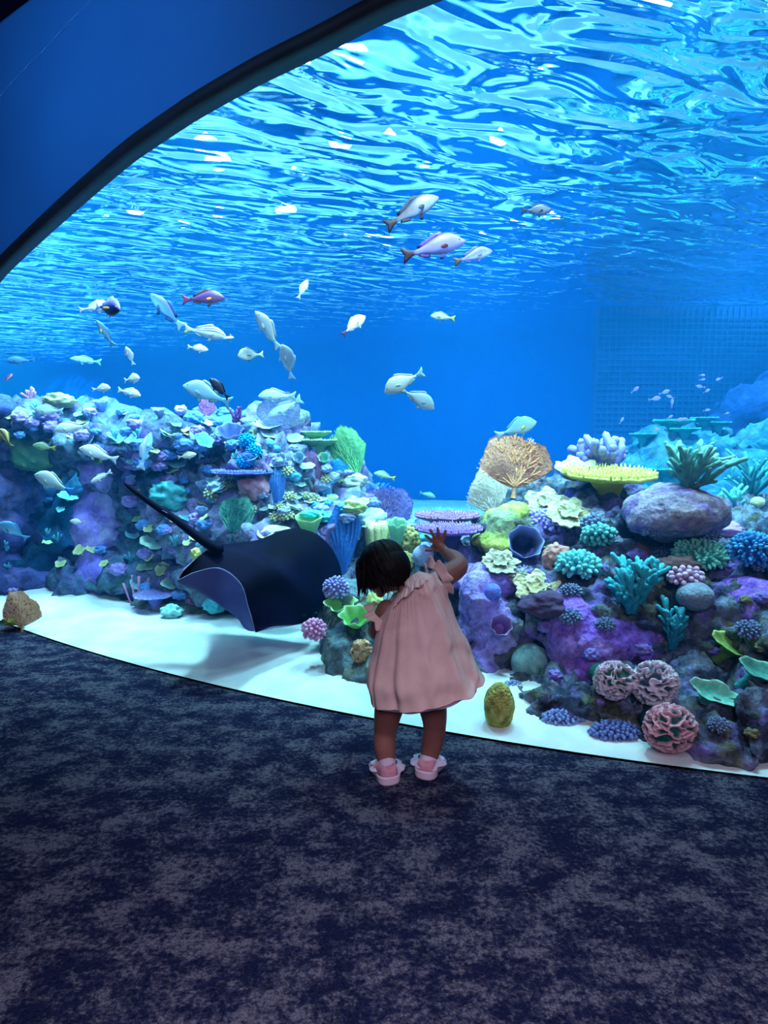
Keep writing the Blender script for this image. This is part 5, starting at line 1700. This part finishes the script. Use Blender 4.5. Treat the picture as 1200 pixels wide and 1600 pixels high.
o_ = nu * nv
Fr = []
for i in range(nu - 1):
    Fr += [(i + 1, i, o_ + i, o_ + i + 1), ((nv - 1) * nu + i, (nv - 1) * nu + i + 1, o_ + (nv - 1) * nu + i + 1, o_ + (nv - 1) * nu + i)]
for j in range(nv - 1):
    Fr += [(j * nu, (j + 1) * nu, o_ + (j + 1) * nu, o_ + j * nu), ((j + 1) * nu + nu - 1, j * nu + nu - 1, o_ + j * nu + nu - 1, o_ + (j + 1) * nu + nu - 1)]
RTOP = mat('ray_back', S(9, 6, 38), S(4, 3, 14), scale=5, rough=.7, bump=.4, bscale=60, bdist=.002, spec=.05)
RBOT = mat('ray_belly', S(92, 118, 185), S(70, 92, 165), scale=4, rough=.6, bump=.2, bscale=80, bdist=.002)
RRIM = mat('ray_rim', S(130, 135, 165), S(110, 115, 150), scale=10, rough=.6)
o = mesh_obj('body', V, Ft + Fb + Fr, [RTOP, RBOT, RRIM], ray)
o.data.polygons.foreach_set('material_index', [0] * len(Ft) + [1] * len(Fb) + [2] * len(Fr))
pt = [(345, 860, 3.14), (325, 850, 3.16), (300, 832, 3.2), (270, 809, 3.24), (240, 789, 3.28), (218, 773, 3.32), (203, 762, 3.36), (194, 755, 3.38)]
P_ = cr_interp(np.array([list(at(*q)) for q in pt]), 26) - np.array(RO)
mb = MB()
mb.tube([tuple(p) for p in P_], list(np.interp(np.linspace(0, 1, 26), [0, .15, .35, .6, .85, 1], [.026, .026, .021, .0165, .012, .004])), n=12)
tail = mb.build('tail', RTOP, ray)
mb = MB()
c = P_[9]
mb.tube([tuple(c + np.array([0, 0, .012])), tuple(c + np.array([-.05, .01, .045])), tuple(c + np.array([-.11, .02, .075]))], [.006, .004, .0015], n=6)
mb.build('spine', RRIM, tail)
for jj, ii in ((41, 26), (41, 33)):
    mb = MB()
    p = topv[jj, ii] - np.array(RO)
    mb.ball(tuple(p), (.022, .022, .016), 12, 8)
    e = mb.build('eye', RTOP, ray)
    mb = MB()
    mb.ball(tuple(p + np.array([.012, 0, .008])), (.008, .008, .008), 8, 6)
    mb.build('pupil', EYE_B, e)

# ---------------------------------------------------------------- the child
SKIN = mat('skin', S(150, 100, 90), S(140, 90, 82), scale=5, rough=.55, bump=.05, bscale=200, bdist=.001, spec=.3)
DRESS = mat('peach_linen', S(236, 200, 194), S(224, 186, 180), scale=14, rough=.9, bump=.25, bscale=420, bdist=.001, trans=.12, spec=.05)
HAIR = mat('black_hair', S(15, 11, 15), S(8, 6, 9), scale=60, rough=.6, bump=.5, bscale=120, bdist=.003, spec=.15)
WHITE = mat('white_frill', S(222, 205, 222), S(205, 190, 212), scale=20, rough=.85, trans=.15)
SHOE = mat('pink_shoe', S(215, 150, 165), S(200, 138, 155), scale=16, rough=.7, bump=.2, bscale=150, bdist=.001)
SOLE = mat('pale_sole', S(232, 205, 222), S(220, 195, 214), scale=16, rough=.6)
CX = at(640, 1210, 2.04)
child = thing('person', 'small child in a peach dress leaning on the window, one hand raised to the glass', 'person', (CX.x, CX.y, 0))
CO = Vector((CX.x, CX.y, 0))


def A_(px, py, Y):
    return at(px, py, Y) - CO


def remesh(mb, voxel, smooth=3):
    me = bpy.data.meshes.new('tmp')
    me.from_pydata(mb.v, [], mb.f)
    o = bpy.data.objects.new('tmp', me)
    COL.objects.link(o)
    r = o.modifiers.new('r', 'REMESH')
    r.mode = 'VOXEL'
    r.voxel_size = voxel
    if smooth:
        s = o.modifiers.new('s', 'SMOOTH')
        s.iterations = smooth
        s.factor = .5
    dg = bpy.context.evaluated_depsgraph_get()
    m2 = bpy.data.meshes.new_from_object(o.evaluated_get(dg))
    bpy.data.objects.remove(o)
    return m2


def limb(mb, pts, rad, n=14):
    """rounded tapering limb: a tube with a ball at each joint"""
    P = cr_interp(np.array([list(p) for p in pts]), len(pts) * 5)
    R = np.interp(np.linspace(0, 1, len(P)), np.linspace(0, 1, len(rad)), rad)
    mb.tube([tuple(p) for p in P], list(R), n=n)
    mb.ball(tuple(P[0]), float(R[0]) * .98, n, 8)
    mb.ball(tuple(P[-1]), float(R[-1]) * .98, n, 8)


mb = MB()
pel, che, nb = A_(640, 1062, 2.03), A_(648, 962, 2.09), A_(640, 918, 2.13)
limb(mb, [pel, A_(646, 1015, 2.05), che, nb], [.080, .074, .062, .042], 18)
# legs
hipL, hipR = A_(615, 1080, 2.03), A_(668, 1075, 2.04)
kneeL, kneeR = A_(602, 1142, 2.05), A_(679, 1135, 2.05)
ankL, ankR = A_(605, 1196, 2.03), A_(669, 1188, 2.045)
limb(mb, [hipL, A_(607, 1110, 2.045), kneeL, A_(601, 1168, 2.035), ankL], [.058, .050, .040, .038, .028])
limb(mb, [hipR, A_(676, 1105, 2.045), kneeR, A_(675, 1162, 2.045), ankR], [.058, .050, .040, .038, .028])
# right arm up to the glass, left arm forwards
shR, elR, wrR = A_(672, 915, 2.14), A_(716, 886, 2.21), A_(698, 864, 2.315)
limb(mb, [shR, A_(696, 900, 2.17), elR, A_(711, 874, 2.26), wrR], [.044, .041, .036, .033, .020])
shL, elL, wrL = A_(604, 952, 2.14), A_(588, 985, 2.20), A_(596, 985, 2.33)
limb(mb, [shL, elL, A_(590, 985, 2.27), wrL], [.036, .032, .027, .018])
# neck and head
hc = A_(598, 890, 2.17)
hf = Vector((-.60, .52, -.60)).normalized()      # where the face looks
hu = (Vector((-.25, .35, .9)) - hf * Vector((-.25, .35, .9)).dot(hf)).normalized()
hs_ = hf.cross(hu)                                # the child's right ear side
limb(mb, [nb, A_(626, 906, 2.155), hc + hf * -.01 - hu * .05], [.040, .036, .040])


def hp(f, u, s):
    return hc + hf * f + hu * u + hs_ * s


qh = Matrix((hf, hs_, hu)).transposed().to_quaternion()
mb.ball(hp(0, .012, 0), (.082, .072, .078), 24, 16, qh)
mb.ball(hp(.022, -.028, 0), (.056, .056, .052), 20, 12, qh)
for s in (-1, 1):
    mb.ball(hp(.040, -.030, s * .030), (.030, .026, .028), 12, 8, qh)       # cheeks
    mb.ball(hp(-.005, -.012, s * .072), (.016, .008, .022), 10, 8, qh)      # ears
mb.ball(hp(.078, -.022, 0), (.011, .011, .010), 10, 8, qh)                  # nose
mb.ball(hp(.070, -.050, 0), (.010, .018, .007), 10, 8, qh)                  # lips
mb.ball(hp(.056, -.068, 0), (.016, .018, .014), 10, 8, qh)                  # chin
# hands: palm and five fingers each
def hand(wr, palm_c, dirs, lens, bases, pal_r, q):
    limb(mb, [wr, wr + (palm_c - wr) * .6, palm_c], [.018, .019, .020], 10)
    mb.ball(palm_c, pal_r, 14, 8, q)
    for d, l, b in zip(dirs, lens, bases):
        d = d.normalized()
        mid = b + d * l * .5 + Vector((0, -.003, 0))
        limb(mb, [b, mid, b + d * l], [.0075, .0072, .0062], 8)


pc = A_(685, 852, 2.338)
up_ = A_(684, 842, 2.338) - pc
sc_ = 2.338 / FPX


def pxv(x, y):
    return Vector((x * sc_, 0.0, -y * sc_))


hand(wrR, pc, [pxv(-11, -9), pxv(-8, -14), pxv(-3, -16), pxv(4, -17), pxv(-14, 1)], [.046, .050, .048, .044, .036],
     [pc + pxv(-6, -4), pc + pxv(-3, -7), pc + pxv(2, -8), pc + pxv(7, -6), pc + pxv(-5, 7)], (.024, .011, .026), Quaternion((0, 1, 0), 0))
pl = A_(596, 975, 2.36)
hand(wrL, pl, [pxv(9, -10), pxv(4, -14), pxv(-1, -15), pxv(-6, -13), pxv(13, 0)], [.042, .046, .044, .038, .034],
     [pl + pxv(6, -4), pl + pxv(2, -7), pl + pxv(-2, -7), pl + pxv(-6, -5), pl + pxv(5, 6)], (.024, .011, .026), Quaternion((0, 1, 0), 0))
me = remesh(mb, .0038, 3)
me.name = 'body'
link_mesh('body', me, SKIN, child)
for s in (-1, 1):
    b_ = MB()
    b_.ball(hp(.066, -.004, s * .026), (.010, .013, .010), 12, 8, qh)
    e = b_.build('eye', mat('eye_white', S(220, 215, 210), S(210, 205, 200), rough=.3), child)
    b_ = MB()
    b_.ball(hp(.0725, -.004, s * .026), (.005, .006, .006), 10, 6, qh)
    b_.build('iris', EYE_B, e)
# hair: a cap grown from lobes, combed by fine ridges, with loose locks
hb = MB()
hb.ball(hp(-.012, .022, 0), (.090, .084, .082), 26, 18, qh)
hb.ball(hp(-.045, -.010, 0), (.062, .074, .074), 22, 14, qh)
hb.ball(hp(-.050, -.045, 0), (.040, .058, .045), 18, 12, qh)
hb.ball(hp(.045, .055, 0), (.042, .060, .030), 18, 12, qh)
for s in (-1, 1):
    hb.ball(hp(.0, -.010, s * .062), (.045, .022, .055), 14, 10, qh)
    hb.ball(hp(.03, .025, s * .055), (.040, .024, .040), 14, 10, qh)
hm = remesh(hb, .0042, 4)
P = np.zeros(len(hm.vertices) * 3)
hm.vertices.foreach_get('co', P)
P = P.reshape(-1, 3)
Nn = np.zeros(len(P) * 3)
hm.vertices.foreach_get('normal', Nn)
Nn = Nn.reshape(-1, 3)
R3 = np.array([list(hf), list(hs_), list(hu)])
loc_ = (P - np.array(hc)) @ R3.T
ang_ = np.arctan2(loc_[:, 1], loc_[:, 0] + .02)
comb = vnoise(np.stack([ang_ * 9, loc_[:, 2] * 8, loc_[:, 0] * 6], 1), 1.0, 3) * .0042 + vnoise(np.stack([ang_ * 26, loc_[:, 2] * 14, loc_[:, 0] * 12], 1), 1.0, 7) * .0022
P = P + Nn * comb[:, None]
hm.vertices.foreach_set('co', P.ravel())
hm.name = 'hair'
hair = link_mesh('hair', hm, HAIR, child)
lk = MB()
r_ = random.Random(4)
for i in range(150):
    if i < 90:      # nape and sides
        a = r_.uniform(-1.25, 1.25)
        b0 = hp(-.062 * math.cos(a) - .008, -.01 + r_.uniform(-.03, .02), .082 * math.sin(a))
        d = (-hu * 1.0 + hf * .05 + Vector((0, 0, -.35))).normalized()
        ln = r_.uniform(.05, .085)
    else:           # fringe locks falling to the side of the face
        sd = r_.choice((-1, -1, 1))
        b0 = hp(r_.uniform(-.02, .06), .01 + r_.uniform(-.03, .02), sd * r_.uniform(.060, .082))
        d = (-hu * .6 + Vector((0, 0, -.8)) + hf * .1).normalized()
        ln = r_.uniform(.05, .080)
    w = Vector((r_.uniform(-.008, .008), r_.uniform(-.008, .008), 0))
    lk.tube([b0 - d * .01, b0 + d * ln * .4 + w * .5, b0 + d * ln * .75 + w, b0 + d * ln + w * 1.6], [.004, .0035, .0022, .0007], n=5)
lk.build('lock', HAIR, hair)

# dress
ringsP = [  # left and right points of the girth in the photograph, distance, half depth
    ((630, 918), (655, 899), 2.145, .040), ((617, 936), (668, 899), 2.135, .064), ((606, 948), (678, 898), 2.125, .082), ((598, 962), (688, 910), 2.115, .096), ((592, 980), (699, 934), 2.10, .106), ((587, 1003), (710, 966), 2.085, .116),
    ((580, 1032), (724, 1000), 2.065, .122), ((576, 1058), (737, 1028), 2.045, .128), ((578, 1078), (748, 1048), 2.04, .130), ((580, 1092), (756, 1060), 2.035, .132)]
KR = np.array([list(A_(*a, Y)) + list(A_(*b, Y)) + [d] for a, b, Y, d in ringsP])
KR = cr_interp(KR, 70)
nu = 190
V = []
rn = np.random.default_rng(3)
for j, k in enumerate(KR):
    t = j / (len(KR) - 1)
    Lp, Rp, d = k[:3], k[3:6], k[6]
    c, h = (Lp + Rp) / 2, (Rp - Lp) / 2
    dep = np.array([0, d, float(np.interp(t, [0, .3, 1], [-.7, .3, .1])) * d])       # high at the nape, then tips back as the body leans
    for i in range(nu):
        a = 2 * PI * i / nu
        fold = (.045 * math.sin(7 * a + 1.2 + t * .5) + .035 * math.sin(12 * a + .4 - t) + .018 * math.sin(23 * a + 2 + 2 * t)) * min(1, .25 + 1.0 * t) * (1 - .25 * math.cos(a) ** 2)
        gather = .020 * math.sin(41 * a + 3 * math.sin(a * 3)) * max(0, 1 - abs(t - .16) * 3.2)
        s = 1 + (fold + gather) * (1 if t > .04 else t * 25)
        p = c + h * math.cos(a) * (s if abs(math.cos(a)) < .93 else 1 + (s - 1) * .4) + dep * math.sin(a) * s
        V.append(p)
V = np.array(V)
cre = np.abs(vnoise(V * np.array([1, 1, .55]) + vnoise(V, 5, 2)[:, None] * .06, 13.0, 12))
wr = (1 - cre * 4).clip(0, 1) * .008 + vnoise(V, 24, 5) * .003 + vnoise(V * np.array([1, 1, .6]), 9, 25) * .007
ctr = np.repeat(((KR[:, :3] + KR[:, 3:6]) / 2), nu, 0)
dirn = V - ctr
dirn /= np.linalg.norm(dirn, axis=1, keepdims=True) + 1e-9
V = V + dirn * wr[:, None]
o = mesh_obj('dress', V, grid_faces(nu, len(KR), wrap_u=True), DRESS, child)
so = o.modifiers.new('s', 'SOLIDIFY')
so.thickness = .003
so.offset = 0
dress = o


def frill(name, ring, out, w, m, parent, waves=18, amp=.012, nl=7, seed=0):
    """gathered strip standing off a closed or open line"""
    V, n_ = [], len(ring)
    r1 = random.Random(seed)
    ph = [r1.uniform(0, 6) for _ in range(3)]
    for j in range(nl):
        t = j / (nl - 1)
        for i in range(n_):
            a = i / n_ * 2 * PI
            wv = math.sin(a * waves + ph[0]) * amp + math.sin(a * waves * 1.7 + ph[1]) * amp * .5
            p, d, b = ring[i], out[i][0], out[i][1]
            V.append(p + b * (w * t * (1 + .12 * math.sin(a * 5 + ph[2]))) + d * (wv * t + .35 * w * t ** 1.5 + .003))
    F = []
    for j in range(nl - 1):
        for i in range(n_ - 1):
            F.append((j * n_ + i, j * n_ + i + 1, (j + 1) * n_ + i + 1, (j + 1) * n_ + i))
    o = mesh_obj(name, V, F, m, parent)
    s_ = o.modifiers.new('s', 'SOLIDIFY')
    s_.thickness = .0022
    return o


def ring_on_dress(j, a0, a1, n_):
    k = KR[j]
    c, h = Vector((k[:3] + k[3:6]) / 2), Vector((k[3:6] - k[:3]) / 2)
    dep = Vector((0, k[6], float(np.interp(j / (len(KR) - 1), [0, .3], [-.7, .3])) * k[6]))
    R_, O_ = [], []
    for i in range(n_ + 1):
        a = a0 + (a1 - a0) * i / n_
        p = c + (h * math.cos(a) + dep * math.sin(a)) * 1.03
        d = (p - c).normalized()
        dn = Vector(((KR[j + 6][:3] + KR[j + 6][3:6]) / 2 - (k[:3] + k[3:6]) / 2)).normalized()
        R_.append(p)
        O_.append((d, dn))
    return R_, O_


R_, O_ = ring_on_dress(6, -PI - .1, .15, 130)
frill('collar_ruffle', R_, O_, .040, DRESS, dress, waves=11, amp=.007, seed=2)
for (c, ax, rad, w, sd) in ((A_(678, 905, 2.135), (elR - shR).normalized(), .044, .034, 5), (A_(600, 958, 2.13), (elL - shL + Vector((-.03, -.02, 0))).normalized(), .042, .032, 8)):
    u_ = ax.orthogonal().normalized()
    v_ = ax.cross(u_)
    R_, O_ = [], []
    for i in range(91):
        a = 2 * PI * i / 90
        d = u_ * math.cos(a) + v_ * math.sin(a)
        R_.append(c + d * rad)
        O_.append((d, ax * .75 + d * .35))
    frill('sleeve_ruffle', R_, O_, w, DRESS, dress, waves=7, amp=.010, seed=sd)
# pale lining hanging just inside the hem
nL = 8
V = []
for j in range(nL):
    k = KR[-nL + j]
    c, h = (k[:3] + k[3:6]) / 2, (k[3:6] - k[:3]) / 2
    dep = np.array([0, k[6], .12 * k[6]])
    for i in range(90):
        a = 2 * PI * i / 90
        s = .90 + .03 * math.sin(9 * a)
        V.append(c + (h * math.cos(a) + dep * math.sin(a)) * s + np.array([0, 0, -.004 * j * .5]))
o = mesh_obj('lining', V, grid_faces(90, nL, wrap_u=True), WHITE, dress)
o['label'] = 'pale lining under the hem'

# shoes and frilled socks
for (heel, toe, ank) in (((612, 1228), (582, 1186), ankL), ((661, 1219), (691, 1181), ankR)):
    hp0, tp0 = on_z(*heel) - CO, on_z(*toe) - CO
    ax = (tp0 - hp0)
    Ls = min(ax.length, .150)
    ax = Vector((ax.x, ax.y, 0)).normalized()
    ay = Vector((-ax.y, ax.x, 0))

    def sp(x, y, z):
        return hp0 + ax * (x * Ls) + ay * y + Vector((0, 0, z))
    # outline half widths along the shoe
    def hw(x):
        return float(np.interp(x, [0, .04, .12, .3, .5, .7, .88, .96, 1], [.004, .020, .029, .030, .031, .037, .032, .020, .004]))
    xs_ = np.concatenate([np.linspace(0, .12, 6)[:-1], np.linspace(.12, .88, 12)[:-1], np.linspace(.88, 1, 6)])
    out = [(x, hw(x)) for x in xs_] + [(x, -hw(x)) for x in xs_[::-1][1:-1]]
    root_s = None
    V = []
    lev = [(.0, .96), (.004, 1.04), (.016, 1.06), (.019, .98)]
    for z, s in lev:
        V += [sp(.5 + (x - .5) * (1 + (s - 1) * .6), y * s, z) for x, y in out]
    F = grid_faces(len(out), len(lev), wrap_u=True) + [tuple(range(len(out)))[::-1], tuple(range(3 * len(out), 4 * len(out)))]
    # upper: closed shell narrowing to the ankle opening
    V2 = []
    for q_ in range(9):
        t = q_ / 8
        for x, y in out:
            hgt = float(np.interp(x, [0, .1, .35, .55, .8, 1], [.052, .060, .056, .044, .030, .018]))
            sx = 1 - .06 * t - .30 * t ** 4
            cx_ = .5 + (x - .5) * sx + (-.10 * t ** 4)
            V2.append(sp(cx_, y * (1.0 + .04 * math.sin(PI * t) - .42 * t ** 3), .016 + (hgt - .016) * math.sin(t * PI / 2)))
    F2 = grid_faces(len(out), 9, wrap_u=True) + [tuple(range(8 * len(out), 9 * len(out)))]
    shoe = mesh_obj('shoe', V2, F2, SHOE, child)
    mesh_obj('sole', V, F, SOLE, shoe)
    # pale rubber heel cap
    V3 = []
    for q_ in range(6):
        t = q_ / 5
        for i in range(15):
            b = -1 + 2 * i / 14
            x = .30 * abs(b) ** 1.6
            y = (hw(max(x, .02)) + .002) * (1 if b > 0 else -1) if abs(b) > .12 else (hw(.03) * b / .12)
            V3.append(sp(x - .018, y * 1.08, .004 + .030 * t * (1 - .35 * b * b)))
    o = mesh_obj('heel_cap', V3, grid_faces(15, 6), SOLE, shoe)
    s_ = o.modifiers.new('s', 'SOLIDIFY')
    s_.thickness = .004
    # strap over the instep
    mb = MB()
    mb.tube([tuple(sp(.52, -.034, .022)), tuple(sp(.50, -.026, .044)), tuple(sp(.48, 0, .058)), tuple(sp(.50, .026, .044)), tuple(sp(.52, .034, .022))], [.006] * 5, n=8)
    mb.build('strap', SHOE, shoe)
    # sock
    c0 = Vector((ank.x, ank.y, .030))
    mb = MB()
    mb.tube([tuple(sp(.30, 0, .03)), tuple((Vector(sp(.27, 0, .055)) + ank) / 2), tuple(ank + Vector((0, 0, .012)))], [.031, .031, .031], n=20)
    sock = mb.build('sock', WHITE, child)
    R_, O_ = [], []
    for i in range(81):
        a = 2 * PI * i / 80
        d = Vector((math.cos(a), math.sin(a), 0))
        R_.append(ank + d * .032 + Vector((0, 0, .012)))
        O_.append((d, (d * .75 + Vector((0, 0, -.75))).normalized()))
    frill('sock_frill', R_, O_, .024, WHITE, sock, waves=7, amp=.004, seed=int(ank.x * 100))
